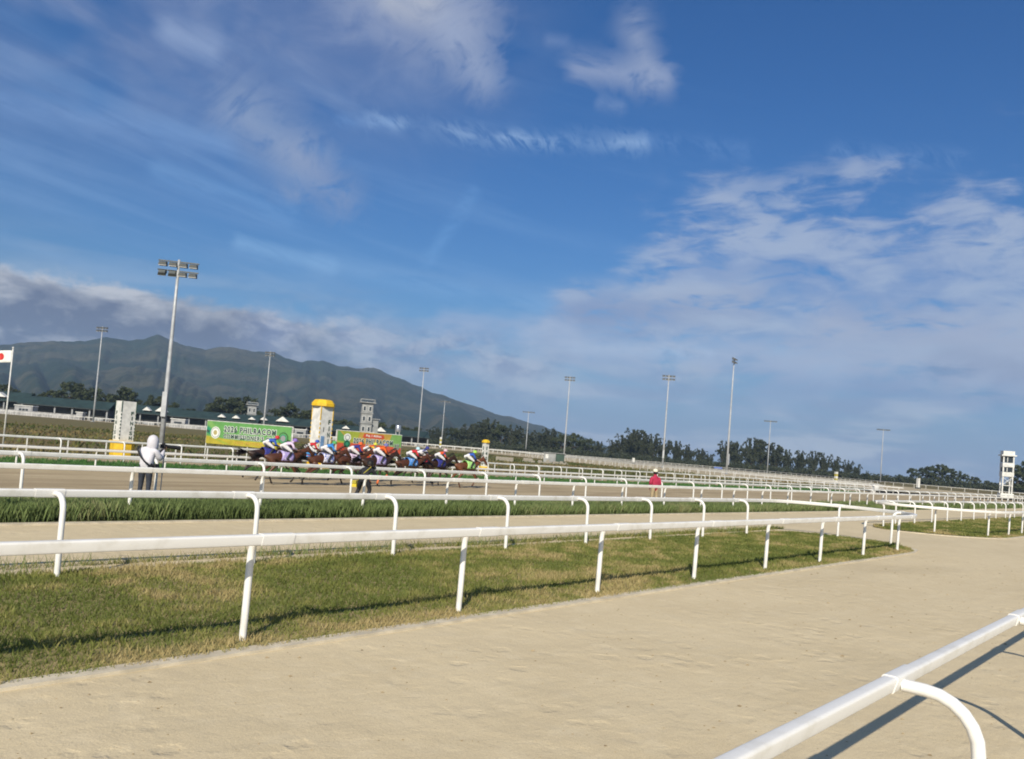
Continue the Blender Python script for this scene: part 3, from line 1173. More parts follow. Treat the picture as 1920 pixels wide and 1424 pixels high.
# ------------------------------------------------------------------ trees
def leaf_cloud(centres, radii, per, size, seed):
    g = np.random.default_rng(seed)
    C = np.repeat(np.array(centres), per, 0)
    Rr = np.repeat(np.array(radii), per, 0)
    n = len(C)
    d = g.normal(size=(n, 3))
    d /= np.linalg.norm(d, axis=1)[:, None]
    P = C + d * Rr * (g.random(n) ** .45)[:, None]
    a = g.normal(size=(n, 3))
    b = g.normal(size=(n, 3))
    a /= np.linalg.norm(a, axis=1)[:, None]
    b -= a * (a * b).sum(1)[:, None]
    b /= np.linalg.norm(b, axis=1)[:, None]
    s = (size * (.6 + .8 * g.random(n)))[:, None]
    T = np.stack([P - a * s * .5 - b * s * .3, P + a * s * .5 - b * s * .3, P + b * s * .8], 1)
    clump_t = np.repeat(g.random(len(centres)), per)
    tint = np.clip(.45 * clump_t + .55 * g.random(n), 0, 1)
    return T.reshape(-1, 3), tint


TREE_VARS = []


def make_tree_variant(kind, seed):
    g = np.random.default_rng(seed)
    h = 10.
    mb = MB()
    cs, rs = [], []
    if kind == 'round':
        hb = h * g.uniform(.16, .26)
        mb.tube([(0, 0, -.5), (.1, .05, hb), (.0, .2, h * .5), (.1, .1, h * .8)], [.32, .26, .17, .06], 7)
        for k in range(9):
            a, z0 = g.uniform(0, 6.28), g.uniform(hb, h * .55)
            L = g.uniform(2., 3.6)
            mb.tube([(0, .1, z0), (math.cos(a) * L * .5, math.sin(a) * L * .5, z0 + L * .35), (math.cos(a) * L, math.sin(a) * L, z0 + L * .75)], [.13, .09, .03], 5)
        for k in range(46):
            a, q = g.uniform(0, 6.28), g.uniform(0, 1) ** .5
            z = g.uniform(.22, .97)
            rad = 4.3 * math.sin(math.pi * min(1, (z - .1) / 1.02)) ** .7 * g.uniform(.75, 1.15)
            cs.append((math.cos(a) * rad * q, math.sin(a) * rad * q, z * h - .4))
            r = g.uniform(.55, 1.25)
            rs.append((r, r, r * .8))
        T, tint = leaf_cloud(cs, rs, 52, .55, seed + 1)
        m = M_LEAF
    else:
        # bamboo clump: many leaning culms that arch over at the tip
        for k in range(34):
            a = g.uniform(0, 6.28)
            L = h * g.uniform(.50, 1.04) * (1.0 if k % 3 else .8)
            sp = g.uniform(.5, 4.0)
            x0, y0 = math.cos(a) * sp * .25, math.sin(a) * sp * .25
            top = Vector((math.cos(a) * sp, math.sin(a) * sp, L))
            out_ = g.uniform(.9, 2.0)
            tip = Vector((math.cos(a) * (sp + out_), math.sin(a) * (sp + out_), L - g.uniform(.1, 1.5)))
            p1_ = Vector((x0 + math.cos(a) * sp * .3, y0 + math.sin(a) * sp * .3, L * .55))
            mb.tube([(x0, y0, -.4), p1_, top, tip], [.09, .075, .04, .015], 4)
            for t in np.linspace(.05, 1., 13):
                q = p1_.lerp(top, t / .7) if t < .7 else top.lerp(tip, (t - .7) / .3)
                cs.append((q.x + g.normal(0, .16), q.y + g.normal(0, .16), q.z + g.normal(0, .1)))
                r = .26 + .30 * (1 - t)
                rs.append((r, r, r * 1.2))
            for t in (.3, .6, .9):
                q = Vector((x0, y0, 0)).lerp(p1_, t)
                cs.append((q.x + g.normal(0, .7), q.y + g.normal(0, .7), q.z))
                rs.append((.8, .8, .7))
        T, tint = leaf_cloud(cs, rs, 8, .46, seed + 1)
        m = M_BAMBOO
    crown = fast_tris('crown', T, 3, m, tint)
    trunk = mb.mesh('trunk', M_BARK, True)
    return trunk, crown


VAR = {'round': [make_tree_variant('round', 100 + i * 7) for i in range(5)], 'bamboo': [make_tree_variant('bamboo', 200 + i * 7) for i in range(5)]}


def tree(px, top_y, D, kind, label, group=None, wide=1.0, sx=1.):
    z = zat(px, top_y, D)
    h = z - G0
    x = lat(px, D)
    t = thing({'round': 'tree', 'bamboo': 'bamboo_clump'}[kind], label, {'round': 'tree', 'bamboo': 'bamboo'}[kind], (x, D, G0), rnd.uniform(0, 6.28), group)
    s = h / 10.
    w_ = s * wide * rnd.uniform(.9, 1.15)
    tr, cr = rnd.choice(VAR[kind])
    for nm, me in (('trunk', tr), ('crown', cr)):
        o = obj(nm, me, t)
        o.scale = (w_, w_, s)
    return t


ORD = ['leftmost', 'second', 'third', 'fourth', 'fifth', 'sixth', 'seventh', 'eighth', 'ninth', 'tenth', 'eleventh', 'twelfth', 'thirteenth', 'fourteenth', 'fifteenth']


def nth(i, what, where):
    return (ORD[i] + ' ' + what if i == 0 else ORD[i] + ' ' + what + ' from left') + ' ' + where


L1 = 'broad dark green tree behind the stable roofs on the left'
for i_, (p, y) in enumerate(((-40, 722), (8, 720), (70, 738), (104, 729), (138, 715), (166, 727), (202, 738), (228, 726), (256, 748), (292, 742), (322, 754))):
    tree(p, y, 372 + rnd.uniform(-10, 18), 'round', nth(i_, 'broad dark tree', 'behind the stables left of the nearest mast'), 'trees behind the stable roofs', 1.0)
for i_, (p, y) in enumerate(((352, 766), (404, 756), (424, 745), (450, 742), (480, 772), (522, 767), (550, 756), (574, 768), (604, 778), (636, 786), (660, 790), (716, 792), (745, 797), (775, 800))):
    tree(p, y, 378 + rnd.uniform(-10, 20), 'round', nth(i_, 'dark tree', 'behind the stables right of the nearest mast'), 'trees behind the middle stables', 1.25)
for i_, (p, y) in enumerate(((805, 806), (826, 803), (848, 802), (872, 797), (897, 789), (913, 787), (938, 796), (962, 799), (985, 806), (1008, 812), (1029, 804), (1052, 814), (1074, 812), (1098, 822), (1122, 829))):
    tree(p, y, 470 + rnd.uniform(-15, 25), 'bamboo' if rnd.random() < .7 else 'round', nth(i_, 'dark crown', 'in the grove below the end of the hill'), 'dark grove below the end of the hill', 1.0)
for i_, (p, y) in enumerate(((1148, 826), (1167, 817), (1186, 807), (1200, 811), (1222, 816), (1243, 824), (1268, 829), (1290, 836), (1312, 842), (1330, 852))):
    tree(p, y, 478 + rnd.uniform(-12, 20), 'bamboo', nth(i_, 'plumed clump', 'in the tall grove right of the hill'), 'plumed grove right of the hill', .85)
for i_, (p, y) in enumerate(((1358, 829), (1380, 830), (1408, 824), (1428, 827), (1452, 833), (1474, 845), (1500, 846), (1524, 848), (1544, 851), (1566, 858), (1588, 864), (1606, 872), (1626, 884))):
    tree(p, y, 480 + rnd.uniform(-12, 20), 'bamboo', nth(i_, 'plumed clump', 'in the row right of the highest mast'), 'plumed row stepping down to the right', .72)
tree(1690, 890, 470, 'round', 'small dark bush like tree left of the rounded trees on the right', None, 1.2)
tree(1711, 878, 500, 'round', 'slim tree with a flat spreading crown on the right', None, .9)
for i_, (p, y) in enumerate(((1738, 873), (1760, 870), (1782, 877))):
    tree(p, y, 470, 'round', nth(i_, 'tall rounded tree', 'left of the white tower'), 'rounded trees left of the tower', 1.0)
for i_, (p, y) in enumerate(((1806, 888), (1828, 894), (1852, 901))):
    tree(p, y, 470, 'round', nth(i_, 'lower rounded tree', 'sloping down to the white tower'), 'lower trees left of the tower', 1.0)
for i_, (p, y) in enumerate(((1908, 872), (1932, 864), (1960, 868))):
    tree(p, y, 400, 'round', nth(i_, 'dark tree', 'right of the white steel tower'), 'trees right of the tower', 1.0)

# continuous undergrowth below the trees, nobody could count it
def undergrowth(name, label, pts, hgt, dep, n, seed):
    g = np.random.default_rng(seed)
    P = np.array(pts, float)
    L = np.concatenate([[0], np.cumsum(np.hypot(*(P[1:] - P[:-1]).T))])
    cs, rs = [], []
    for k in range(n):
        s = g.uniform(0, L[-1])
        x, y = np.interp(s, L, P[:, 0]), np.interp(s, L, P[:, 1])
        hh = hgt * g.uniform(.35, 1.)
        cs.append((x + g.normal(0, dep * .3), y + g.normal(0, dep), G0 + hh * g.uniform(.2, 1.)))
        rs.append((1.7, 1.7, 1.2))
    T, tint = leaf_cloud(cs, rs, 16, .8, seed)
    tag(obj(name, fast_tris(name, T, 3, M_BAMBOO, tint)), label, kind='stuff')


undergrowth('undergrowth', 'continuous dark scrub below the trees beyond the far turn', [(lat(760, 440), 440), (lat(1000, 452), 452), (lat(1330, 455), 455), (lat(1640, 455), 455), (lat(1980, 430), 430)], 4.2, 6., 2600, 5)
undergrowth('undergrowth', 'low dark scrub behind the stables', [(lat(-80, 360), 360), (lat(400, 366), 366), (lat(780, 372), 372)], 6.5, 4., 1200, 6)

# ------------------------------------------------------------------ stables and other buildings
def barn(label, px0, D0, px1, D1, depth, eave, ridge, gables, open_bays=True):
    a, b = Vector((lat(px0, D0), D0)), Vector((lat(px1, D1), D1))
    L = (b - a).length
    rz = math.atan2(b.y - a.y, b.x - a.x)
    t = thing('stable_block', label, 'stable', (a.x, a.y, G0), rz)
    ov = .7
    # roof: two sloped slabs with thickness, low monitor along the ridge
    for sgn, nm in ((-1, 'roof'), (1, 'roof')):
        y0 = -ov if sgn < 0 else depth + ov
        vs = [(-ov, y0, eave - .25), (L + ov, y0, eave - .25), (L + ov, depth / 2, ridge), (-ov, depth / 2, ridge)]
        vs += [(x, y, z - .14) for x, y, z in vs]
        fs = [(0, 1, 2, 3), (7, 6, 5, 4), (0, 4, 5, 1), (1, 5, 6, 2), (2, 6, 7, 3), (3, 7, 4, 0)]
        if sgn > 0:
            fs = [tuple(reversed(f)) for f in fs]
        obj(nm, pydata('roof', vs, fs, M_ROOF), t)
    obj('wall', MB().box((L / 2, depth / 2 + 1.2, eave / 2 - .2), (L - .4, depth - 3.0, eave - .4)).mesh('wall', M_SHADE), t)  # solid dark box, its colour standing in for shaded stalls
    obj('fascia', MB().box((L / 2, -ov - .03, eave - .42), (L + 1.4, .06, .30)).mesh('fascia', M_ROOFEDGE), t)
    npost = max(2, int(L / 6))
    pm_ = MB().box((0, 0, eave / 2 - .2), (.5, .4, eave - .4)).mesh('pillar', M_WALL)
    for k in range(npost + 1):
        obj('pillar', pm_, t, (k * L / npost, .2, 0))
    dm = MB().box((0, 0, .55), (L / npost * .62, .1, 1.1)).mesh('stall_door', M_WALL)
    for k in range(npost):
        if rnd.random() < .75:
            obj('stall_door', dm, t, ((k + .5) * L / npost, .35, 0))
    for px, w, hh in gables:
        # gable hood breaking the roof slope
        k = (lat(px, 1.) * D0 - a.x) / (b.x - a.x) if abs(b.x - a.x) > 1 else .5
        x = k * L
        yb = -.3
        zb = eave + (ridge - eave) * .32
        vs = [(x - w / 2, yb, zb), (x + w / 2, yb, zb), (x, yb, zb + hh), (x - w / 2, yb + 2.6, zb + .0), (x + w / 2, yb + 2.6, zb), (x, yb + 2.6, zb + hh)]
        fs = [(0, 1, 2), (5, 4, 3), (0, 2, 5, 3), (2, 1, 4, 5), (1, 0, 3, 4)]
        obj('gable', pydata('gable', vs, fs, M_WHITE_OLD), t)
    return t


barn('long green roofed stable at the far left behind the flagpole', -60, 318, 40, 318, 12, 5.2, 8.6, [(-4, 5.5, 1.8)])
barn('long green roofed stable between the flagpole and the first finish post', 36, 300, 200, 304, 12, 4.6, 7.4, [])
barn('green roofed stable with four white gables around the first finish post', 160, 322, 330, 326, 12, 4.6, 7.6, [(186, 3.0, 1.3), (212, 3.0, 1.3), (268, 3.2, 1.4), (294, 4.6, 2.0)])
barn('green roofed stable with white gables right of the tall floodlight', 322, 318, 480, 322, 12, 4.4, 7.0, [(410, 3.0, 1.2), (436, 3.0, 1.2), (465, 2.8, 1.0)])
barn('green roofed stable with white gables behind the green banner', 478, 326, 606, 330, 12, 4.6, 7.4, [(492, 3.2, 1.2), (526, 5.2, 2.0)])
barn('green roofed stable with white gables behind the grey tower', 618, 330, 802, 340, 12, 4.0, 6.2, [(646, 3.2, 1.2), (709, 4.6, 1.8)])

# long white wall and small white huts before the stables
def box_thing(name, label, cat, px, D, w, d, h, m, rz=0., roof=None, group=None, extra=None, z=G0):
    t = thing(name, label, cat, (lat(px, D), D, z), rz, group)
    obj('wall', MB().box((0, 0, h / 2 - .03), (w, d, h + .06)).mesh('wall', m), t)
    if roof:
        obj('roof', MB().box((0, 0, h + .10), (w + .5, d + .5, .2), top=.96).mesh('roof', roof), t)
    if extra:
        extra(t, w, d, h)
    return t


def hut_windows(t, w, d, h):
    me = MB().box((0, 0, 0), (.9, .06, .8)).mesh('window', M_WINDOW)
    for k in (-.18, .0, .18):
        obj('window', me, t, (k * w, -d / 2 - .01, h * .58))


box_thing('boundary_wall', 'long low white wall beyond the field at the far left', 'wall', 62, 286, 31, .3, 1.7, M_WALL2, .0)
box_thing('boundary_wall', 'low white wall right of the tall floodlight', 'wall', 362, 288, 14, .3, 1.5, M_WALL2, .0)
box_thing('site_hut', 'small white hut with dark window behind the flagpole', 'hut', 49, 290, 6.4, 3, 3.4, M_WALL2, 0, M_WHITE_OLD, None, hut_windows)
box_thing('site_hut', 'white cabin at the end of the long white wall', 'hut', 152, 284, 2.2, 2, 2.6, M_WALL2, 0, M_WHITE_OLD)
box_thing('site_hut', 'white hut with dark window right of the tall floodlight', 'hut', 337, 290, 5.0, 3, 3.0, M_WALL2, 0, M_WHITE_OLD, None, hut_windows)
box_thing('site_hut', 'grey hut between the green banner and the capped finish post', 'hut', 565, 292, 4.0, 3, 2.8, M_WALL, 0, M_WHITE_OLD, None, hut_windows)


def block_tower(label, px, D, top_y, w, storeys, faint=False):
    h = zat(px, top_y, D) - G0
    t = thing('judge_tower', label, 'tower', (lat(px, D), D, G0), R(14))
    sh = h / storeys
    obj('shaft', MB().box((0, 0, h / 2), (w * .8, w * .8, h)).mesh('shaft', M_CONC), t)
    for k in range(1, storeys):
        obj('ledge', MB().box((0, 0, k * sh), (w * .8 + .5, w * .8 + .5, .22)).mesh('ledge', M_CONC), t)
        for sx in (-.2, .2):
            f = obj('window', MB().box((0, 0, 0), (w * .2, .16, sh * .5)).mesh('window', M_WHITE_OLD), t, (sx * w, -w * .4 - .03, (k + .45) * sh))
            obj('pane', MB().box((0, 0, 0), (w * .15, .06, sh * .42)).mesh('pane', M_WINDOW), f, (0, -.08, 0))
    obj('roof', MB().box((0, 0, h + .15), (w * 1.15, w * 1.15, .3)).mesh('roof', M_CONC), t)
    obj('annex', MB().box((w * .62, .3, h * .30), (w * .5, w * .5, h * .60)).mesh('annex', M_CONC), t)
    obj('balcony', MB().box((w * .62, .2, h * .62), (w * .75, w * .7, .25)).mesh('balcony', M_CONC), t)
    for a, b in ((-1, -1), (1, -1), (1, 1), (-1, 1)):
        obj('railing_post', MB().box((a * w * .5, b * w * .5, h + .75), (.14, .14, 1.0)).mesh('railing_post', M_CONC), t)
    obj('railing', MB().box((0, -w * .5, h + 1.2), (w, .1, .12)).box((0, w * .5, h + 1.2), (w, .1, .12)).box((w * .5, 0, h + 1.2), (.1, w - .12, .12)).box((-w * .5, 0, h + 1.2), (.1, w - .12, .12)).mesh('railing', M_CONC), t)
    return t


block_tower('grey concrete judges tower behind the red and green banner', 684, 262, 756, 4.4, 4)
block_tower('smaller grey tower behind the green banner', 470, 345, 760, 4.4, 3)

# water tank on a stand
t = thing('water_tank', 'shiny steel water tank right of the grey tower', 'tank', (lat(745, 325), 325, G0), 0)
zt = zat(745, 810, 325) - G0
obj('tank', MB().lathe((0, 0, zt), [(.2, 0), (1.05, .02), (1.1, .3), (1.1, 2.3), (.95, 2.6), (.3, 2.75)], 16).mesh('tank', M_SILVER, True), t)
for a, b in ((-.7, -.7), (.7, -.7), (.7, .7), (-.7, .7)):
    obj('leg', MB().box((a, b, zt / 2), (.18, .18, zt + .04)).mesh('leg', M_GALV), t)

# white steel look-out tower at the right
def steel_tower():
    D = 203.
    px = 1885
    h = zat(px, 846, D) - TRK
    w = 2.1
    t = thing('lookout_tower', 'white steel lookout tower beyond the far turn at the right', 'tower', (lat(px, D, 930), D, TRK), R(-16))
    for a, b in ((-1, -1), (1, -1), (1, 1), (-1, 1)):
        obj('leg', MB().box((a * w / 2, b * w / 2, h * .31), (.26, .26, h * .62 + .06)).mesh('leg', M_WHITE_OLD), t)
    m = MB()
    for z in (h * .02 + .1, h * .26, h * .45):
        for s in (-1, 1):
            m.box((0, s * w / 2, z), (w - .26, .14, .16)).box((s * w / 2, 0, z), (.14, w - .26, .16))
    obj('girt', m.mesh('girt', M_WHITE_OLD), t)
    m = MB()
    for s in (-1, 1):
        m.tube([(-w / 2, s * (w / 2 - .02), h * .27), (w / 2, s * (w / 2 - .02), h * .44)], .06, 5)
        m.tube([(w / 2, s * (w / 2 - .14), h * .27), (-w / 2, s * (w / 2 - .14), h * .44)], .06, 5)
    obj('brace', m.mesh('brace', M_WHITE_OLD), t)
    obj('base_wall', MB().box((0, 0, .5), (w + .8, w + .8, 1.06)).mesh('base_wall', M_WHITE_OLD), t)
    for z, nm in ((.50, 'deck'), (.70, 'deck')):
        obj(nm, MB().box((0, 0, h * z), (w * 1.22, w * 1.22, h * .09)).mesh('deck', M_WHITE_OLD), t)
    for z0, z1 in ((.55, .655), (.75, .89)):
        for a, b in ((-1, -1), (1, -1), (1, 1), (-1, 1)):
            obj('corner_post', MB().box((a * w * .52, b * w * .52, h * (z0 + z1) / 2), (.3, .3, h * (z1 - z0))).mesh('corner_post', M_WHITE_OLD), t)
        for s in (-1, 1):
            obj('window', MB().box((0, s * w * .44, h * (z0 + z1) / 2), (w * .9, .06, h * (z1 - z0) * .92)).mesh('window', M_WINDOW), t)
            obj('mullion', MB().box((-w * .1, s * w * .47, h * (z0 + z1) / 2), (.14, .08, h * (z1 - z0) * .9)).mesh('mullion', M_WHITE_OLD), t)
    obj('roof', MB().box((0, 0, h * .905), (w * 1.55, w * 1.55, h * .028)).mesh('roof', M_WHITE_OLD), t)
    obj('parapet', MB().box((0, 0, h * .96), (w * 1.2, w * 1.2, h * .08)).mesh('parapet', M_WHITE_OLD), t)


steel_tower()

# ------------------------------------------------------------------ light masts
_lampcache = {}


def lamp_meshes():
    if _lampcache:
        return _lampcache
    _lampcache['body'] = MB().box((0, 0, 0), (.50, .34, .20), top=.8).mesh('lamp', M_DARKMETAL)
    _lampcache['glass'] = MB().box((0, -.02, -.112), (.46, .30, .03)).mesh('lamp_lens', M_GLASS)
    _lampcache['visor'] = MB().box((0, .19, -.05), (.5, .03, .30)).mesh('visor', M_DARKMETAL)
    return _lampcache


def mast(label, px, base_D, base_z, top_y, armw, rows, per, yaw, r0, box=None, white=(), group='tall floodlight masts round the course', topx=None):
    x = lat(px, base_D)
    top_z = zat(topx or px, top_y, base_D)
    h = top_z - base_z
    t = thing('floodlight_mast', label, 'floodlight', (x, base_D, base_z), yaw, group)
    obj('pole', MB().tube([(0, 0, -.2), (0, 0, h * .35), (0, 0, h * .7), (0, 0, h)], [r0, r0 * .82, r0 * .62, r0 * .45], 10).mesh('pole', M_GALV, True), t)
    obj('base_plate', MB().box((0, 0, .03), (r0 * 4, r0 * 4, .1)).mesh('base_plate', M_GALV), t)
    lm = lamp_meshes()
    gap = armw * .24
    for k in range(rows):
        z = h - .18 - k * gap
        obj('crossarm', MB().box((0, 0, z), (armw, .09, .09)).mesh('crossarm', M_DARKMETAL), t)
        for j in range(per):
            xx = (-.5 + (j + .5) / per) * armw
            sc = armw / per / .62
            l = obj('lamp', lm['body'], t, (xx, -.16 * sc, z - .20 * sc))
            l.rotation_euler = (R(52 if (k, j) in white else 14), 0, 0)
            l.scale = (sc, sc, sc)
            obj('lens', lm['glass'], l)
            obj('visor', lm['visor'], l)
    if box:
        obj('control_box', MB().box((0, -r0 - .12, box[0]), (r0 * 1.7, .2, box[1])).mesh('control_box', M_GALV), t)
    return t


mast('nearest and tallest looking floodlight mast left of the green banner', 307, 63.2, TRK, 488, 3.0, 2, 4, R(10), .205, (3.75, 1.9), ((1, 0), (1, 1)), topx=342)
for px, D, ty, lab, bx in ((176, 262, 612, 'faint floodlight mast against the hill left of the nearest mast', None),
                           (494, 300, 659, 'faint floodlight mast rising behind the green banner', None),
                           (784, 330, 689, 'floodlight mast standing right of the red and green banner', None),
                           (828, 440, 752, 'smallest faint mast just right of the one by the red banner', None),
                           (986, 440, 772, 'short faint mast before the dark grove below the hill', None),
                           (1058, 300, 706, 'floodlight mast beside the grey shed in the infield', None),
                           (1243, 250, 703, 'floodlight mast above the man in the red jacket', (4.2, 2.4)),
                           (1439, 420, 789, 'faint mast right of the highest mast on the right half', None),
                           (1651, 420, 805, 'faint mast furthest right on the skyline', None)):
    mast(lab, px, D, G0, ty, 4.0 if D < 400 else 6.6, 2 if D < 400 else 1, 4 if D < 400 else 6, R(-8), .30, bx, topx=px + 10)
mast('highest mast on the right half with its lamp row turned sideways', 1363, 222, TRK, 671, 3.6, 2, 4, R(58), .30, (4.0, 3.0), topx=1381)

# flagpole with flag
D = 51.
t = thing('flagpole', 'thin white flagpole at the left edge', 'flagpole', (lat(5, D, 840), D, TRK), 0)
hz = zat(22, 654, D) - TRK
obj('pole', MB().tube([(0, 0, -.1), (0, 0, hz)], [.05, .035], 8).mesh('pole', M_WHITE_OLD, True), t)
obj('finial', MB().lathe((0, 0, hz), [(.02, 0), (.06, .03), (.06, .08), (.01, .12)], 8).mesh('finial', M_WHITE_OLD), t)
f = thing('flag', 'white flag with a red disc flying left from the flagpole', 'flag', (lat(5, D, 840), D, TRK + hz - .12), math.pi)


def flag_mesh():
    vs, fs = [], []
    nx, nz = 20, 8
    for i in range(nx + 1):
        for j in range(nz + 1):
            x = i / nx * 1.35
            vs.append((x + .05, .09 * math.sin(x * 5.2 + j * .25) * x, -.75 * j / nz - .08 * x))
    for i in range(nx):
        for j in range(nz):
            a = i * (nz + 1) + j
            fs.append((a, a + 1, a + nz + 2, a + nz + 1))
    return vs, fs


fv, ff = flag_mesh()
me = pydata('cloth', fv, ff, M_BWHITE, True)
o = obj('cloth', me, f)
so = o.modifiers.new('s', 'SOLIDIFY')
so.thickness = .006
disc_v, disc_f = [], []
for s_ in (-1, 1):
    b0 = len(disc_v)
    for k in range(25):
        a = 2 * math.pi * k / 24
        rr_ = 0 if k == 24 else .22
        x, zz = .68 + rr_ * math.cos(a), -.375 + rr_ * math.sin(a)
        disc_v.append((x + .05, .09 * math.sin(x * 5.2 + (-zz / .75 * 8) * .25) * x + s_ * .012, zz - .08 * x))
    disc_f += [(b0 + k, b0 + (k + 1) % 24, b0 + 24) for k in range(24)]
obj('disc', pydata('disc', disc_v, disc_f, M_RED), f)

# ------------------------------------------------------------------ lettering helper
def text_mesh(s, size, m, offset=0., xs=1., extrude=.004, align='LEFT', sp=0.):
    cu = bpy.data.curves.new('lettering', 'FONT')
    cu.body = s
    cu.size = size
    cu.offset = offset
    cu.extrude = extrude
    cu.align_x = align
    cu.resolution_u = 3
    cu.space_character = 1.0 + sp * 2.4
    o = bpy.data.objects.new('tmp', cu)
    COL.objects.link(o)
    dg = bpy.context.evaluated_depsgraph_get()
    me = bpy.data.meshes.new_from_object(o.evaluated_get(dg))
    bpy.data.objects.remove(o)
    bpy.data.curves.remove(cu)
    for v in me.vertices:
        v.co.x *= xs
    me.materials.clear()
    me.materials.append(m)
    me.name = 'lettering'
    return me


def split_words(me, nwords, axis=0):
    """cut a line of letters into one mesh per word at its widest gaps"""
    if nwords < 2:
        return [me]
    bm = bmesh.new()
    bm.from_mesh(me)
    iv = sorted((min(v.co[axis] for v in f.verts), max(v.co[axis] for v in f.verts)) for f in bm.faces)
    gaps, end = [], iv[0][1]
    for a, b in iv:
        if a > end:
            gaps.append((a - end, (a + end) / 2))
        end = max(end, b)
    cuts = sorted(c for _, c in sorted(gaps, reverse=True)[:nwords - 1])
    res = []
    for lo, hi in zip([-1e9] + cuts, cuts + [1e9]):
        b2 = bm.copy()
        bmesh.ops.delete(b2, geom=[f for f in b2.faces if not lo <= f.calc_center_median()[axis] < hi], context='FACES')
        m2 = bpy.data.meshes.new(me.name)
        b2.to_mesh(m2)
        b2.free()
        m2.materials.append(me.materials[0])
        res.append(m2)
    bm.free()
    return res


def put_text(parent, s, x, z, width, height, m, y=-.02, back=None, grow=.03):
    """letters standing on a board facing local -Y; width/height in metres"""
    nw = len(s.split())
    me = text_mesh(s, 1., m, .042, sp=.10)
    xsv = np.array([v.co[:] for v in me.vertices])
    x0, x1, z0, z1 = xsv[:, 0].min(), xsv[:, 0].max(), xsv[:, 1].min(), xsv[:, 1].max()
    kx, kz = width / (x1 - x0), height / (z1 - z0)
    for v in me.vertices:
        cx_, cz_, cy_ = v.co.x, v.co.y, v.co.z
        v.co = ((cx_ - x0) * kx + x, y - cy_, (cz_ - z0) * kz + z)
    for w_ in split_words(me, nw):
        obj('word', w_, parent)
    if back:
        mb_ = text_mesh(s, 1., back, .072 + grow, extrude=.003, sp=.10)
        for v in mb_.vertices:
            cx_, cz_, cy_ = v.co.x, v.co.y, v.co.z
            v.co = ((cx_ - x0) * kx + x, y + .010 - cy_, (cz_ - z0) * kz + z)
        for w_ in split_words(mb_, nw):
            obj('word_outline', w_, parent)


def plate(parent, name, pts, y, m, th=.004):
    """flat printed shape on a board: polygon in (x,z)"""
    n = len(pts)
    vs = [(p[0], y, p[1]) for p in pts] + [(p[0], y + th, p[1]) for p in pts]
    fs = [tuple(range(n)), tuple(reversed(range(n, 2 * n)))] + [(i, n + i, n + (i + 1) % n, (i + 1) % n) for i in range(n)]
    me = pydata(name, vs, fs, m)
    bm = bmesh.new()
    bm.from_mesh(me)
    bmesh.ops.recalc_face_normals(bm, faces=bm.faces)
    bmesh.ops.triangulate(bm, faces=[f for f in bm.faces if len(f.verts) > 4])
    bm.to_mesh(me)
    bm.free()
    return obj(name, me, parent)


def circ(cx_, cz_, r, n=28):
    return [(cx_ + r * math.cos(2 * math.pi * k / n), cz_ + r * math.sin(2 * math.pi * k / n)) for k in range(n)]


def seal(parent, cx_, cz_, r, rings, y):
    for i, (k, m) in enumerate(rings):
        plate(parent, 'seal', circ(cx_, cz_, r * k), y - .006 * i, m)


def banner_frame(label, p0, p1, z0, z1):
    a, b = Vector(p0), Vector(p1)
    L = (b - a).length
    rz = math.atan2(b.y - a.y, b.x - a.x)
    t = thing('race_banner', label, 'banner', (a.x, a.y, TRK), rz)
    z0, z1 = z0 - TRK, z1 - TRK
    obj('board', MB().box((L / 2, .03, (z0 + z1) / 2), (L, .04, z1 - z0)).mesh('board', M_BWHITE), t)
    for x in (-.05, L * .5, L + .05):
        obj('post', MB().tube([(x, .085, -.1), (x, .085, z1 + .03)], .035, 8).mesh('post', M_WHITE_OLD), t)
    obj('top_rail', MB().tube([(-.08, .085, z1 + .02), (L + .08, .085, z1 + .02)], .028, 6).mesh('top_rail', M_WHITE_OLD), t)
    return t, L, z0, z1


# green banner
D0, D1 = 60.5, 57.5
t, L, z0, z1 = banner_frame('green and yellow race banner with dark outlined lettering and two seals', (lat(389, D0), D0), (lat(547, D1), D1), zat(388, 831, D0), zat(388, 789, D0))
H = z1 - z0
B = .004
plate(t, 'print', [(0, z0), (L, z0), (L, z1), (0, z1)], .004, M_GREEN)
plate(t, 'print', [(0, z0), (L * .86, z0), (L * .93, z0 + H * .12), (L, z0 + H * .36), (L, z0), (L, z0 - 0), (L * .5, z0)][:4] + [(L, z0 + H * .30), (L * .8, z0 + H * .26), (L * .5, z0 + H * .24), (L * .25, z0 + H * .25), (0, z0 + H * .34)], -.002, M_BYELLOW)
plate(t, 'print', [(0, z0 + H * .34), (L * .1, z0 + H * .22), (L * .22, z0 + H * .04), (L * .3, z0 + H * .02), (L * .2, z0 + H * .16), (L * .08, z0 + H * .32)], -.008, M_BLIME)
plate(t, 'print', [(L * .86, z0 + .01), (L - .01, z0 + .01), (L - .01, z0 + H * .33), (L * .90, z0 + H * .22)], -.008, M_BLIME)
plate(t, 'print', [(.01, z1 - .01), (L * .045, z1 - .01), (L * .15, z0 + H * .66), (L * .10, z0 + H * .62), (.01, z0 + H * .86)], -.002, M_LTGREEN)
plate(t, 'print', [(.01, z0 + H * .78), (L * .07, z0 + H * .62), (L * .05, z0 + H * .40), (.01, z0 + H * .46)], -.006, M_TEAL)
plate(t, 'print', [(.01, z0 + H * .62), (L * .04, z0 + H * .56), (L * .03, z0 + H * .46), (.01, z0 + H * .52)], -.012, M_BDARK)
seal(t, L * .112, z0 + H * .50, H * .265, [(1., M_BWHITE), (.86, M_WALL), (.74, M_BWHITE), (.40, M_BGOLD)], -.016)
seal(t, L * .915, z0 + H * .49, H * .26, [(1., M_DKGREEN), (.86, M_GREEN), (.70, M_TEAL), (.5, M_WALL)], -.016)
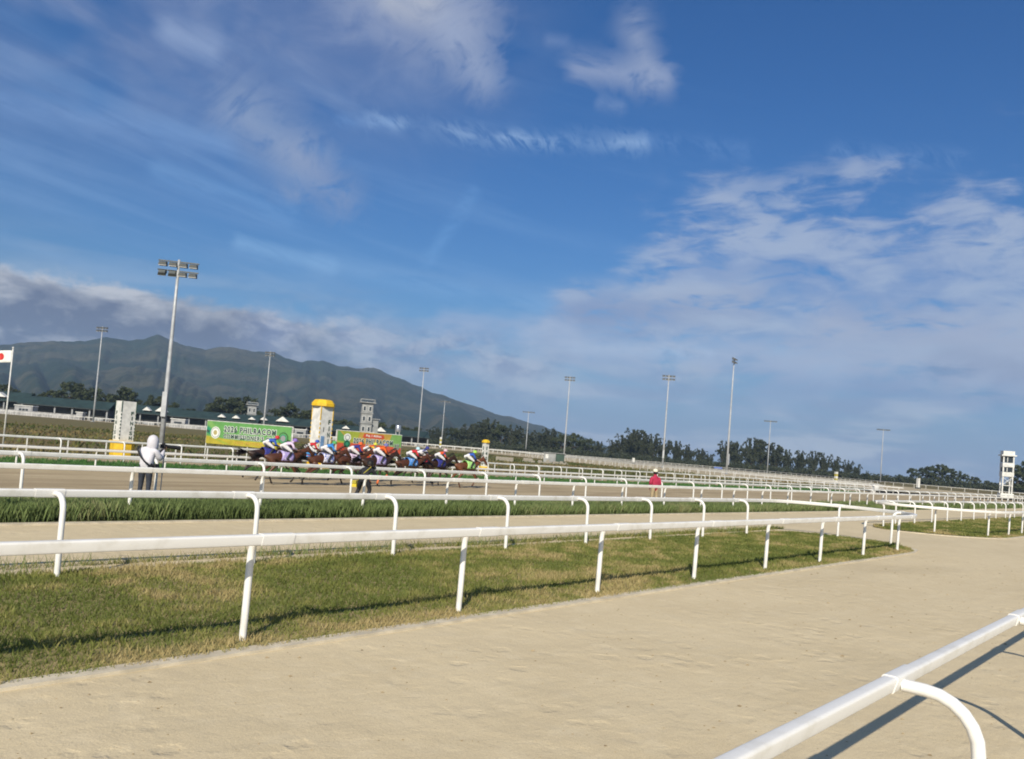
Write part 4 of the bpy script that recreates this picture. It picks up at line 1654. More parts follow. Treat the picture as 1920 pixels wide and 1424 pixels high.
put_text(t, '2026 PHILRACOM', L * .215, z0 + H * .56, L * .615, H * .27, M_BDARK, -.022, M_BWHITE, .03)
put_text(t, "COMMISSIONER'S CUP", L * .215, z0 + H * .285, L * .615, H * .20, M_BDARK, -.022, M_BWHITE, .03)
put_text(t, '1650 METERS', L * .35, z0 + H * .07, L * .33, H * .13, M_BORANGE, -.014)

# red and green banner
D0, D1 = 67., 71.
t, L, z0, z1 = banner_frame('red yellow and green race banner behind the middle jockeys', (lat(633, D0), D0), (lat(753, D1), D1), zat(633, 845, D0), zat(633, 807, D0))
H = z1 - z0
plate(t, 'print', [(0, z0), (L, z0), (L, z1), (0, z1)], .004, M_BORANGE)
plate(t, 'print', [(L * .78, z0), (L, z0), (L, z1), (L * .84, z1), (L * .80, z0 + H * .6)], -.002, M_LTGREEN)
plate(t, 'print', [(L * .05, z1 - .01), (L * .34, z1 - .01), (L * .30, z0 + H * .6), (L * .22, z0 + H * .45)], -.002, M_BLIME)
plate(t, 'print', [(.01, z1 - .01), (L * .03, z1 - .01), (L * .22, z0 + H * .36), (L * .10, z0 + H * .38), (.01, z0 + H * .52)], -.008, M_GREEN)
plate(t, 'print', [(.01, z0 + .01), (L - .01, z0 + .01), (L - .01, z0 + H * .34), (L * .6, z0 + H * .40), (L * .25, z0 + H * .41), (.01, z0 + H * .42)], -.012, M_BRED)
plate(t, 'print', [(.01, z0 + H * .40), (L * .12, z0 + H * .385), (L * .16, z0 + H * .44), (.01, z0 + H * .50)], -.016, M_BLIME)
plate(t, 'print', [(L * .38, z0 + H * .74), (L * .42, z0 + H * .72), (L * .69, z0 + H * .72), (L * .72, z0 + H * .76), (L * .71, z0 + H * .93), (L * .40, z0 + H * .95)], -.016, M_BRED)
seal(t, L * .15, z0 + H * .68, H * .20, [(1., M_BWHITE), (.7, M_WALL), (.5, M_BWHITE)], -.018)
seal(t, L * .15, z0 + H * .36, H * .19, [(1., M_TEAL), (.8, M_DKGREEN), (.5, M_TEAL)], -.020)
put_text(t, 'Php 1 Million', L * .43, z0 + H * .77, L * .24, H * .13, M_BWHITE, -.026)
put_text(t, '2026 PHILRACOM', L * .245, z0 + H * .42, L * .615, H * .27, M_BDARK, -.028, M_BWHITE, .03)
put_text(t, 'GRAN', L * .43, z0 + H * .17, L * .17, H * .20, M_BDARK, -.028, M_BWHITE, .03)
put_text(t, '1650', L * .885, z0 + H * .38, L * .085, H * .15, M_BDARK, -.028, M_BWHITE, .03)
put_text(t, 'METERS', L * .885, z0 + H * .24, L * .085, H * .11, M_BDARK, -.028, M_BWHITE, .03)

# ------------------------------------------------------------------ finish posts
def finish_post(label, x, y, h, w, yaw, trim, base_h=None, cap=False, panel=False):
    t = thing('finish_post', label, 'finish post', (x, y, TRK), yaw)
    b = base_h or .5
    obj('base', MB().lathe((0, 0, 0), [(w * .78, -.05), (w * .78, b - .12), (w * .88, b - .12), (w * .88, b), (w * .6, b)], 8, rot=R(22.5)).mesh('base', M_YELLOW), t)
    d = w * .96
    obj('shaft', MB().box((0, 0, (b + h) / 2), (w, d, h - b)).mesh('shaft', M_WHITE_OLD), t)
    # corner trim: solid at the top then a row of studs
    H_ = h - b
    sm = MB().box((0, 0, 0), (w * .05, w * .05, H_ * .045)).mesh('stud', trim)
    tm = MB().box((0, 0, 0), (w * .05, w * .05, H_ * .27)).mesh('corner_trim', trim)
    for a, c_ in ((-1, -1), (1, -1), (1, 1), (-1, 1)):
        obj('corner_trim', tm, t, (a * w / 2, c_ * d / 2, h - H_ * .135 - .01))
        for k in range(8):
            obj('stud', sm, t, (a * w / 2, c_ * d / 2, h - H_ * (.34 + k * .085)))
    if cap:
        obj('cap', MB().lathe((0, 0, h), [(w * .66, 0), (w * .80, .03), (w * .80, .22), (w * .60, .48), (w * .40, .52)], 8, rot=R(22.5)).mesh('cap', M_YELLOW), t)
    # stacked letters on the two faces towards the stands
    step = H_ * .125
    for i, ch in enumerate('FINISH'):
        zz = h - H_ * .30 - i * step
        g = obj('letter', None, t, (w * .30, -d / 2 - .008, zz))
        g.empty_display_size = .1
        bpy.data.objects.remove(g)
        me = text_mesh(ch, 1., M_DKGREEN, .03)
        co = np.array([v.co[:] for v in me.vertices])
        mn, mx = co.min(0), co.max(0)
        wd = w * (.20 if ch != 'I' else .07)
        for v in me.vertices:
            v.co = (w * .26 + ((v.co.x - mn[0]) / (mx[0] - mn[0]) - .5) * wd, -d / 2 - .012 - v.co.z, zz + ((v.co.y - mn[1]) / (mx[1] - mn[1]) - .5) * step * .74)
        obj('letter', me, t)
        me2 = me.copy()
        for v in me2.vertices:
            # same letter on the left face (turned a quarter clockwise)
            lx, lz = v.co.x - w * .26, v.co.z
            v.co = (-w / 2 - .012 - (-(v.co.y) - d / 2 - .012), -(lx) + d * .22, lz)
        if not panel:
            obj('letter', me2, t)
    if panel:
        obj('panel', MB().box((-w * .22, -d / 2 - .02, b + H_ * .22), (w * .26, .03, H_ * .40)).mesh('panel', M_BLUEPANEL), t)
        obj('mark', MB().box((-w * .18, -d / 2 - .015, b + H_ * .55), (w * .05, .02, H_ * .09)).mesh('mark', M_DARKMETAL), t)
    return t


D = 53.
finish_post('white FINISH post on a yellow octagonal base without a cap', lat(235, D), D, zat(238, 753, D) - TRK, .92, R(50), M_DKGREEN, zat(236, 827, D) - TRK)
D = 60.
finish_post('taller FINISH post with a yellow cap and yellow studs among the horses', lat(602, D), D, zat(606, 763, D) - TRK, 1.08, R(50), M_YELLOW, .75, True, True)

# 1400 metre post
D = 85.
t = thing('distance_post', 'small white distance post with yellow cap reading 1400 ahead of the leading horse', 'distance post', (lat(907, D, 882), D, TRK), R(40))
hz = zat(911, 831, D) - TRK
obj('base', MB().lathe((0, 0, 0), [(.62, -.05), (.62, .28), (.50, .40)], 8, rot=R(22.5)).mesh('base', M_YELLOW), t)
obj('shaft', MB().box((0, 0, hz / 2 + .15), (.52, .44, hz - .3)).mesh('shaft', M_WHITE_OLD), t)
obj('cap', MB().lathe((0, 0, hz), [(.36, 0), (.44, .03), (.44, .16), (.28, .32), (.1, .36)], 8, rot=R(22.5)).mesh('cap', M_YELLOW), t)
for i, ch in enumerate('1400'):
    me = text_mesh(ch, 1., M_DKGREEN, .03)
    co = np.array([v.co[:] for v in me.vertices])
    mn, mx = co.min(0), co.max(0)
    zz = hz - .55 - i * .52
    me2 = me.copy()
    for v, v2 in zip(me.vertices, me2.vertices):
        fx, fz = (v.co.x - mn[0]) / (mx[0] - mn[0]) - .5, (v.co.y - mn[1]) / (mx[1] - mn[1]) - .5
        wd = .26 if ch != '1' else .12
        q = v.co.z
        v.co = (fx * wd, -.232 - q, zz + fz * .38)
        v2.co = (-.272 - q, -fx * wd, zz + fz * .38)
    obj('digit', me, t)
    obj('digit', me2, t)

# striped markers and small cabinets on the far turn
def marker(label, px, D, ty, w, stripes=True):
    h = zat(px, ty, D) - TRK
    t = thing('marker_post', label, 'marker', (lat(px, D), D, TRK), R(20))
    obj('foot', MB().box((0, 0, .2), (w * 1.5, w * 1.5, .44)).mesh('foot', M_DARKMETAL), t)
    n = 5
    for k in range(n):
        hh = (h - .42) / n
        obj('band', MB().box((0, 0, .42 + hh * (k + .5)), (w, w, hh)).mesh('band', (M_WHITE_OLD, M_BYELLOW)[k % 2] if stripes else M_WHITE_OLD), t)


marker('white and yellow banded marker post on the sand of the far turn', 1568, 190, 885, .55)
marker('short white marker post right of the banded one on the far rail', 1722, 240, 897, .7, False)
marker('small marker post on the far rail right of the red and green banner', 826, 300, 820, .6)
marker('small white marker post on the far rail left of the man in red', 1188, 330, 859, .8, False)
t = thing('cabinet', 'white cabinet standing where the infield rail ends', 'cabinet', (lat(1643, 150), 150, TRK), R(10))
obj('body', MB().box((0, 0, .55), (.85, .6, 1.14)).mesh('body', M_WHITE_OLD), t)
obj('lid', MB().box((0, 0, 1.16), (.95, .7, .08)).mesh('lid', M_WHITE_OLD), t)
t = thing('tarpaulin', 'blue tarpaulin sheet hung on the far rail by the highest mast', 'tarpaulin', (lat(1347, 352), 352, TRK), R(-12))
obj('sheet', MB().box((0, 0, .75), (3.4, .08, .8)).mesh('sheet', M_TARP), t)
obj('hem', MB().tube([(-1.7, 0, 1.17), (1.7, 0, 1.17)], .05, 6).mesh('hem', M_TARP), t)

# grey shed and stacked blocks in the infield
D = 178
t = thing('infield_shed', 'grey open fronted shed with dark green side in the infield', 'shed', (lat(1040, D), D, G0), R(-6))
obj('wall', MB().box((-.9, 0, 1.0), (2.6, 2.2, 2.06)).mesh('wall', M_CONC), t)
obj('side_panel', MB().box((1.3, 0, 1.0), (1.7, 2.2, 2.06)).mesh('side_panel', mat('shed_green', (.035, .075, .055), .6, .3, 1.)), t)
obj('roof', MB().box((.1, 0, 2.10), (4.8, 2.6, .12)).mesh('roof', M_CONC), t)
obj('notice', MB().box((-1.5, -1.13, 1.3), (.6, .04, .9)).mesh('notice', M_WHITE_OLD), t)
obj('notice', MB().box((-.6, -1.13, 1.4), (.5, .04, .7)).mesh('notice', M_WALL), t)
for i, (px, D, w, h) in enumerate(((948, 150, 3.2, .75), (993, 158, 2.4, .8), (1016, 160, 1.5, .55), (1030, 162, 1.3, .7), (1045, 163, 1.8, .5), (1056, 164, 1.4, .6), (1063, 165, .8, .5))):
    t = thing('block_stack', nth(i - 1, 'short block stack', 'before the infield shed') if i else 'longest pale block stack furthest left of the infield shed', 'block stack', (lat(px, D), D, G0), R(rnd.uniform(-8, 8)), 'pale block stacks in the infield' if i else None)
    nb = max(2, int(w / .55))
    bmsh = MB().box((0, 0, 0), (w / nb - .02, .5, h / 2 - .015)).mesh('block', M_STONE)
    for r_ in range(2):
        for k in range(nb - (r_ if i else 0)):
            obj('block', bmsh, t, (-w / 2 + (k + .5 + (.25 * r_ if i else 0)) * w / nb, rnd.uniform(-.03, .03), h * (.25 + .5 * r_)))

# ------------------------------------------------------------------ skinned figures
def skin_figure(name, verts, edges, root, mats, tags, levels=1, branch=.6):
    """verts: name->(co, radius); edges: (a,b,tag); faces take the material of the nearest bone"""
    keys = list(verts)
    idx = {k: i for i, k in enumerate(keys)}
    me = bpy.data.meshes.new('tmp')
    me.from_pydata([verts[k][0] for k in keys], [(idx[a], idx[b]) for a, b, _ in edges], [])
    o = bpy.data.objects.new('tmp', me)
    COL.objects.link(o)
    md = o.modifiers.new('skin', 'SKIN')
    md.branch_smoothing = branch
    md.use_smooth_shade = True
    sv = me.skin_vertices[0].data
    for k in keys:
        r = verts[k][1]
        sv[idx[k]].radius = (r, r) if not isinstance(r, tuple) else r
        sv[idx[k]].use_root = (k == root)
    ss = o.modifiers.new('sub', 'SUBSURF')
    ss.levels = levels
    ss.render_levels = levels
    dg = bpy.context.evaluated_depsgraph_get()
    res = bpy.data.meshes.new_from_object(o.evaluated_get(dg))
    bpy.data.objects.remove(o)
    bpy.data.meshes.remove(me)
    res.name = name
    res.materials.clear()
    for m in mats:
        res.materials.append(m)
    A = np.array([verts[a][0] for a, b, _ in edges], float)
    Bv = np.array([verts[b][0] for a, b, _ in edges], float)
    T = np.array([t for _, _, t in edges])
    n = len(res.polygons)
    c = np.empty(n * 3)
    res.polygons.foreach_get('center', c)
    c = c.reshape(-1, 3)
    d = Bv - A
    t = np.clip(((c[:, None] - A) * d).sum(2) / np.maximum((d * d).sum(1), 1e-9), 0, 1)
    q = np.linalg.norm(c[:, None] - (A + t[..., None] * d), axis=2)
    rad = np.array([(np.mean(verts[a][1]) + np.mean(verts[b][1])) / 2 for a, b, _ in edges])
    mi = T[np.argmin(q - rad * .8, axis=1)]
    res.polygons.foreach_set('material_index', mi.astype(np.int32))
    res.polygons.foreach_set('use_smooth', [True] * n)
    return res


def add_hand(V_, E_, wrist, key, fwd, side, tagm, s=1.):
    """palm, four unequal bent fingers and a thumb, grown from the wrist"""
    f = Vector(fwd).normalized()
    sd_ = Vector(side).normalized()
    dn = f.cross(sd_).normalized()
    w_ = Vector(V_[wrist][0])
    V_[key + 'palm'] = (tuple(w_ + f * .06 * s), (.030 * s, .018 * s))
    E_.append((wrist, key + 'palm', tagm))
    for i, (o, l) in enumerate(((-.03, .07), (-.01, .08), (.01, .075), (.03, .06))):
        b = w_ + f * .10 * s + sd_ * o * s
        V_[key + 'f%d' % i] = (tuple(b), .010 * s)
        V_[key + 'g%d' % i] = (tuple(b + f * l * .55 * s + dn * .02 * s), .009 * s)
        V_[key + 'h%d' % i] = (tuple(b + f * l * .8 * s + dn * .05 * s), .008 * s)
        E_ += [(key + 'palm', key + 'f%d' % i, tagm), (key + 'f%d' % i, key + 'g%d' % i, tagm), (key + 'g%d' % i, key + 'h%d' % i, tagm)]
    V_[key + 't0'] = (tuple(w_ + f * .045 * s - sd_ * .035 * s), .012 * s)
    V_[key + 't1'] = (tuple(w_ + f * .085 * s - sd_ * .05 * s + dn * .025 * s), .010 * s)
    E_ += [(key + 'palm', key + 't0', tagm), (key + 't0', key + 't1', tagm)]


M_SKIN = mat('skin', (.38, .21, .13), .6, .1, 8.)
M_HAIR = mat('hair', (.012, .010, .009), .6, .2, 8.)


def coat(name, base, dark):
    return [mat(name + '_coat', base, .45, .35, 2.2, spec=.5), mat(name + '_legs', dark, .5, .3, 4.)]


COATS = {'bay': coat('bay', (.105, .036, .016), (.020, .012, .009)),
         'dark': coat('dark_bay', (.045, .020, .012), (.014, .010, .009)),
         'chestnut': coat('chestnut', (.17, .060, .024), (.11, .040, .018))}
M_MANE = mat('mane', (.014, .010, .009), .6, .3, 6.)
M_SOCK = mat('white_sock', (.55, .50, .44), .7, .2, 6.)


def horse_skeleton(pose):
    V_ = {'croup': ((-.62, 0, 1.33), (.27, .25)), 'rump': ((-.86, 0, 1.28), (.19, .19)), 'loin': ((-.25, 0, 1.33), (.26, .27)), 'barrel': ((.10, 0, 1.26), (.29, .31)),
          'chest': ((.45, 0, 1.27), (.26, .29)), 'withers': ((.62, 0, 1.33), (.19, .23)), 'neck1': ((.86, 0, 1.50), (.12, .19)), 'neck2': ((1.10, 0, 1.66), (.10, .145)), 'poll': ((1.32, 0, 1.78), (.085, .11)),
          'cheek': ((1.45, 0, 1.67), (.08, .125)), 'nose': ((1.62, 0, 1.49), (.058, .08)), 'muzzle': ((1.71, 0, 1.39), (.052, .06)),
          'tail0': ((-1.02, 0, 1.34), .05)}
    E_ = [('croup', 'loin', 0), ('loin', 'barrel', 0), ('barrel', 'chest', 0), ('chest', 'withers', 0), ('withers', 'neck1', 0), ('neck1', 'neck2', 0), ('neck2', 'poll', 0), ('poll', 'cheek', 0), ('cheek', 'nose', 0), ('nose', 'muzzle', 0), ('croup', 'rump', 0), ('rump', 'tail0', 0)]
    for s, nm in ((1, 'l'), (-1, 'r')):
        V_['ear' + nm] = ((1.30, s * .06, 1.93), .022)
        E_.append(('poll', 'ear' + nm, 0))
    legs = pose
    for nm, s in (('l', 1), ('r', -1)):
        st, hk, ft, hf = legs['h' + nm]
        V_['hip' + nm] = ((-.66, s * .14, 1.14), (.17, .15))
        V_['stifle' + nm] = ((st[0], s * .17, st[1]), (.115, .10))
        V_['gaskin' + nm] = (((st[0] + hk[0]) / 2, s * .15, (st[1] + hk[1]) / 2), .075)
        V_['hock' + nm] = ((hk[0], s * .13, hk[1]), .052)
        V_['hcan' + nm] = (((hk[0] + ft[0]) / 2, s * .12, (hk[1] + ft[1]) / 2), .036)
        V_['hfet' + nm] = ((ft[0], s * .12, ft[1]), .042)
        V_['hhoof' + nm] = ((hf[0], s * .12, hf[1]), .052)
        E_ += [('croup', 'hip' + nm, 0), ('hip' + nm, 'stifle' + nm, 0), ('stifle' + nm, 'gaskin' + nm, 0), ('gaskin' + nm, 'hock' + nm, 0), ('hock' + nm, 'hcan' + nm, 1), ('hcan' + nm, 'hfet' + nm, 1), ('hfet' + nm, 'hhoof' + nm, 1)]
        eb, kn, ft, hf = legs['f' + nm]
        V_['shoulder' + nm] = ((.50, s * .13, 1.08), (.14, .13))
        V_['elbow' + nm] = ((eb[0], s * .15, eb[1]), .085)
        V_['knee' + nm] = ((kn[0], s * .13, kn[1]), .052)
        V_['fcan' + nm] = (((kn[0] + ft[0]) / 2, s * .125, (kn[1] + ft[1]) / 2), .036)
        V_['ffet' + nm] = ((ft[0], s * .12, ft[1]), .042)
        V_['fhoof' + nm] = ((hf[0], s * .12, hf[1]), .052)
        E_ += [('chest', 'shoulder' + nm, 0), ('shoulder' + nm, 'elbow' + nm, 0), ('elbow' + nm, 'knee' + nm, 0), ('knee' + nm, 'fcan' + nm, 1), ('fcan' + nm, 'ffet' + nm, 1), ('ffet' + nm, 'fhoof' + nm, 1)]
    return V_, E_


POSES = [
    # (stifle, hock, fetlock, hoof) / (elbow, knee, fetlock, hoof) in x,z ; one hoof of each pose reaches the ground
    dict(hl=((-.52, .93), (-.98, .62), (-1.22, .30), (-1.30, .16)), hr=((-.46, .92), (-.78, .56), (-.62, .17), (-.54, .045)), fl=((.50, .92), (.88, .78), (1.16, .55), (1.26, .46)), fr=((.46, .90), (.66, .56), (.50, .22), (.40, .16))),
    dict(hl=((-.40, .92), (-.60, .56), (-.22, .24), (-.10, .14)), hr=((-.42, .94), (-.70, .58), (-.48, .22), (-.38, .10)), fl=((.44, .90), (.40, .50), (.28, .16), (.34, .045)), fr=((.46, .92), (.74, .70), (.52, .42), (.40, .40))),
    dict(hl=((-.50, .93), (-.92, .60), (-1.10, .22), (-1.06, .05)), hr=((-.48, .92), (-.90, .64), (-1.20, .38), (-1.28, .27)), fl=((.50, .93), (.82, .74), (.70, .42), (.58, .36)), fr=((.50, .92), (.94, .84), (1.20, .62), (1.32, .56))),
]
HORSE_SKEL = [horse_skeleton(p) for p in POSES]
_hmesh = {}


def horse_mesh(pose, coat_name):
    k = (pose, coat_name)
    if k not in _hmesh:
        base = _hmesh.get((pose, None))
        if base is None:
            base = skin_figure('body', *HORSE_SKEL[pose], 'croup', COATS['bay'], None, 1, .7)
            _hmesh[(pose, None)] = base
        me = base.copy()
        for mi_, m in enumerate(COATS[coat_name]):
            me.materials[mi_] = m
        _hmesh[k] = me
    return _hmesh[k]


def strands(pts_dirs, w, seed, per=26):
    g = random.Random(seed)
    mb = MB()
    for p, d, L in pts_dirs:
        for k in range(per):
            a = Vector(p) + Vector((g.uniform(-.03, .03), g.uniform(-.035, .035), g.uniform(-.03, .03)))
            dd = Vector(d) + Vector((g.gauss(0, .12), g.gauss(0, .16), g.gauss(0, .14)))
            l = L * g.uniform(.6, 1.)
            b = a + dd * l * .5 + Vector((0, 0, .02))
            c = a + dd * l + Vector((0, 0, -.10 * l))
            s = Vector((0, w, w))
            mb.add([a - s, a + s, b + s * .8, b - s * .8, c], [(0, 1, 2, 3), (3, 2, 4)])
    return mb


TAIL = strands([((-1.04, 0, 1.34), (-1, 0, .10), .72), ((-1.06, 0, 1.30), (-1, 0, -.12), .78)], .012, 3, 40).mesh('tail', M_MANE)
MANE = strands([((.70 + .1 * k, .02, 1.57 + .067 * k), (-.5, .35, .18), .24) for k in range(7)], .010, 4, 16).mesh('mane', M_MANE)
BRIDLE = MB().tube([(1.33, .10, 1.82), (1.50, .09, 1.62), (1.60, .07, 1.50)], .012, 5).tube([(1.33, -.10, 1.82), (1.50, -.09, 1.62), (1.60, -.07, 1.50)], .012, 5).tube([(1.60, .072, 1.50), (1.67, .0, 1.57), (1.60, -.072, 1.50)], .012, 5).tube([(1.62, .06, 1.46), (1.10, .16, 1.55), (.72, .12, 1.62)], .010, 5).tube([(1.62, -.06, 1.46), (1.10, -.16, 1.55), (.72, -.12, 1.62)], .010, 5).mesh('bridle', M_BLACK)


def cloth_mesh(m):
    vs, fs = [], []
    nx, na = 6, 14
    for i in range(nx + 1):
        x = -.22 + .62 * i / nx
        for j in range(na + 1):
            a = R(-112 + 224 * j / na)
            ry, rz_ = .315, .335
            drop = max(0, abs(math.degrees(a)) - 70) / 42
            vs.append((x - .06 * drop, math.sin(a) * ry * (1 + .03 * drop), 1.275 + math.cos(a) * rz_ + .012 * math.sin(i * 2.1 + j)))
    for i in range(nx):
        for j in range(na):
            a = i * (na + 1) + j
            fs.append((a, a + 1, a + na + 2, a + na + 1))
    return pydata('saddle_cloth', vs, fs, m, True)


SADDLE = MB().lathe((.12, 0, 1.60), [(.20, 0), (.22, .03), (.15, .06), (.05, .07)], 14).mesh('saddle', M_BLACK, True)


def jockey_parts():
    V_ = {'pelvis': ((-.12, 0, 1.90), (.150, .135)), 'waist': ((.06, 0, 1.95), (.125, .12)), 'chest': ((.26, 0, 2.00), (.155, .135)), 'collar': ((.40, 0, 2.02), (.10, .09)), 'neck': ((.47, 0, 2.05), .055), 'head': ((.56, 0, 2.10), (.082, .10)), 'chin': ((.61, 0, 2.05), (.055, .06))}
    E_ = [('pelvis', 'waist', 1), ('waist', 'chest', 0), ('chest', 'collar', 0), ('collar', 'neck', 3), ('neck', 'head', 3), ('head', 'chin', 3)]
    for s, nm in ((1, 'l'), (-1, 'r')):
        V_['hip' + nm] = ((-.10, s * .11, 1.87), .115)
        V_['thigh' + nm] = ((.08, s * .22, 1.74), .095)
        V_['knee' + nm] = ((.26, s * .29, 1.60), .068)
        V_['calf' + nm] = ((.12, s * .335, 1.42), .060)
        V_['ankle' + nm] = ((-.02, s * .34, 1.25), .044)
        V_['toe' + nm] = ((.14, s * .35, 1.20), .036)
        V_['sh' + nm] = ((.33, s * .17, 1.99), .075)
        V_['el' + nm] = ((.38, s * .24, 1.77), .055)
        V_['wr' + nm] = ((.62, s * .12, 1.70), .034)
        E_ += [('pelvis', 'hip' + nm, 1), ('hip' + nm, 'thigh' + nm, 1), ('thigh' + nm, 'knee' + nm, 1), ('knee' + nm, 'calf' + nm, 2), ('calf' + nm, 'ankle' + nm, 2), ('ankle' + nm, 'toe' + nm, 2), ('chest', 'sh' + nm, 0), ('sh' + nm, 'el' + nm, 0), ('el' + nm, 'wr' + nm, 0)]
        add_hand(V_, E_, 'wr' + nm, 'hand' + nm, (1, -s * .2, -.1), (0, 0, 1), 3)
    return V_, E_


JV, JE = jockey_parts()
J_BASE = skin_figure('body', JV, JE, 'pelvis', [M_SKIN] * 4, None, 1, .7)
HELMET = [(.0, 0)]


def helmet_mesh(m):
    mb = MB()
    n = 14
    prof = [(.118, -.02), (.122, .03), (.108, .08), (.072, .118), (.02, .132)]
    mb.lathe((.565, 0, 2.105), prof, n)
    mb.box((.695, 0, 2.10), (.10, .15, .018))
    me = mb.mesh('helmet', m, True)
    return shade_auto(me, 60)


GOGGLES = MB().box((.642, 0, 2.115), (.03, .12, .045)).mesh('goggles', M_BLACK)
M_BREECH = mat('white_breeches', (.74, .73, .74), .7, .12, 5.)
M_BOOT = mat('black_boots', (.02, .02, .022), .35, .2, 5.)


def cloth(name, c, c2=None, thr=(.5, .56), scale=9.):
    return mat(name, c, .65, .12, scale, col2=c2, thr=thr, detail=1 if c2 else 4)


C_ = {'blue': cloth('royal_blue_silk', (.03, .09, .42)), 'lilac': cloth('lilac_spotted_silk', (.62, .50, .66), (.10, .07, .16), (.70, .72), 13.), 'red': cloth('red_silk', (.52, .02, .03)), 'sky': cloth('sky_blue_silk', (.04, .22, .58)),
      'navy': cloth('navy_silk', (.03, .035, .22)), 'redyellow': cloth('red_and_yellow_silk', (.60, .06, .02), (.65, .42, .04), (.5, .56), 6.), 'orange': cloth('orange_silk', (.70, .12, .015)), 'navywhite': cloth('navy_and_white_silk', (.03, .04, .17), (.62, .63, .68), (.56, .6), 6.),
      'orangered': cloth('orange_red_silk', (.65, .09, .02), (.07, .04, .18), (.56, .6), 5.), 'purple': cloth('purple_cloth', (.22, .14, .44)), 'lime': cloth('lime_cloth', (.34, .62, .07)), 'green': cloth('green_cloth', (.08, .34, .10)), 'paleblue': cloth('pale_blue_cloth', (.40, .62, .72)),
      'pinkwhite': cloth('pink_white_cloth', (.62, .46, .50)), 'yellowgreen': cloth('yellow_green_cloth', (.52, .55, .06)), 'greyblue': cloth('grey_blue_cloth', (.14, .15, .36)), 'whiteblue': cloth('white_and_blue_cloth', (.62, .62, .70), (.12, .16, .48), (.5, .54), 11.),
      'lilaccloth': cloth('lilac_cloth', (.34, .28, .56), (.55, .50, .66), (.55, .6), 9.), 'limegreen': cloth('lime_patterned_cloth', (.34, .62, .20), (.05, .25, .06), (.6, .64), 11.), 'midblue': cloth('mid_blue_cloth', (.06, .22, .56), (.5, .55, .7), (.62, .66), 10.), 'bandage': cloth('orange_bandage', (.66, .16, .05)), 'tealcloth': cloth('blue_and_red_cloth', (.06, .25, .55), (.5, .06, .08), (.6, .64), 8.)}

RUNNERS = [
    # photo column, v, jersey, helmet, cloth, coat, pose, horse words, jockey words
    (503, 36.4, 'blue', 'red', 'navy', 'dark', 2, 'dark bay horse at the very back on the far side', 'jockey in royal blue silks and red cap at the very back'),
    (536, 33.2, 'lilac', 'purple', 'lilaccloth', 'bay', 0, 'bay horse with a lilac saddle cloth at the near back', 'jockey in spotted lilac silks and purple cap'),
    (580, 36.6, 'red', 'blue', 'tealcloth', 'dark', 1, 'dark horse left of the capped finish post on the far side', 'jockey in red silks and blue cap beside the capped finish post'),
    (612, 33.2, 'sky', 'green', 'whiteblue', 'bay', 2, 'bay horse with a white and blue saddle cloth before the capped finish post', 'jockey in sky blue silks and green cap'),
    (662, 34.4, 'navy', 'orange', 'lilac', 'bay', 0, 'bay horse behind the bending photographer in black', 'jockey in navy silks and orange cap'),
    (690, 36.8, 'redyellow', 'yellowgreen', 'redyellow', 'dark', 1, 'dark horse hidden behind the orange jockey on the far side', 'jockey in red and yellow silks with a yellow green cap'),
    (710, 33.2, 'orange', 'greyblue', 'lilaccloth', 'dark', 1, 'dark horse with orange leg bandages and a violet saddle cloth', 'jockey in orange silks and grey blue cap'),
    (771, 34.2, 'red', 'paleblue', 'midblue', 'bay', 2, 'bay horse with a bright blue saddle cloth right of the banners', 'jockey in red silks and pale blue cap'),
    (790, 36.6, 'navywhite', 'navy', 'red', 'dark', 0, 'dark horse on the far side of the one with the bright blue cloth', 'jockey in navy and white silks and dark cap'),
    (824, 34.6, 'orangered', 'pinkwhite', 'navy', 'dark', 1, 'dark horse with a navy saddle cloth running second', 'jockey in orange red silks and pinkish white cap running second'),
    (879, 33.6, 'blue', 'lime', 'limegreen', 'chestnut', 0, 'chestnut horse with a lime green saddle cloth leading the race', 'leading jockey in blue silks and lime green cap'),
]
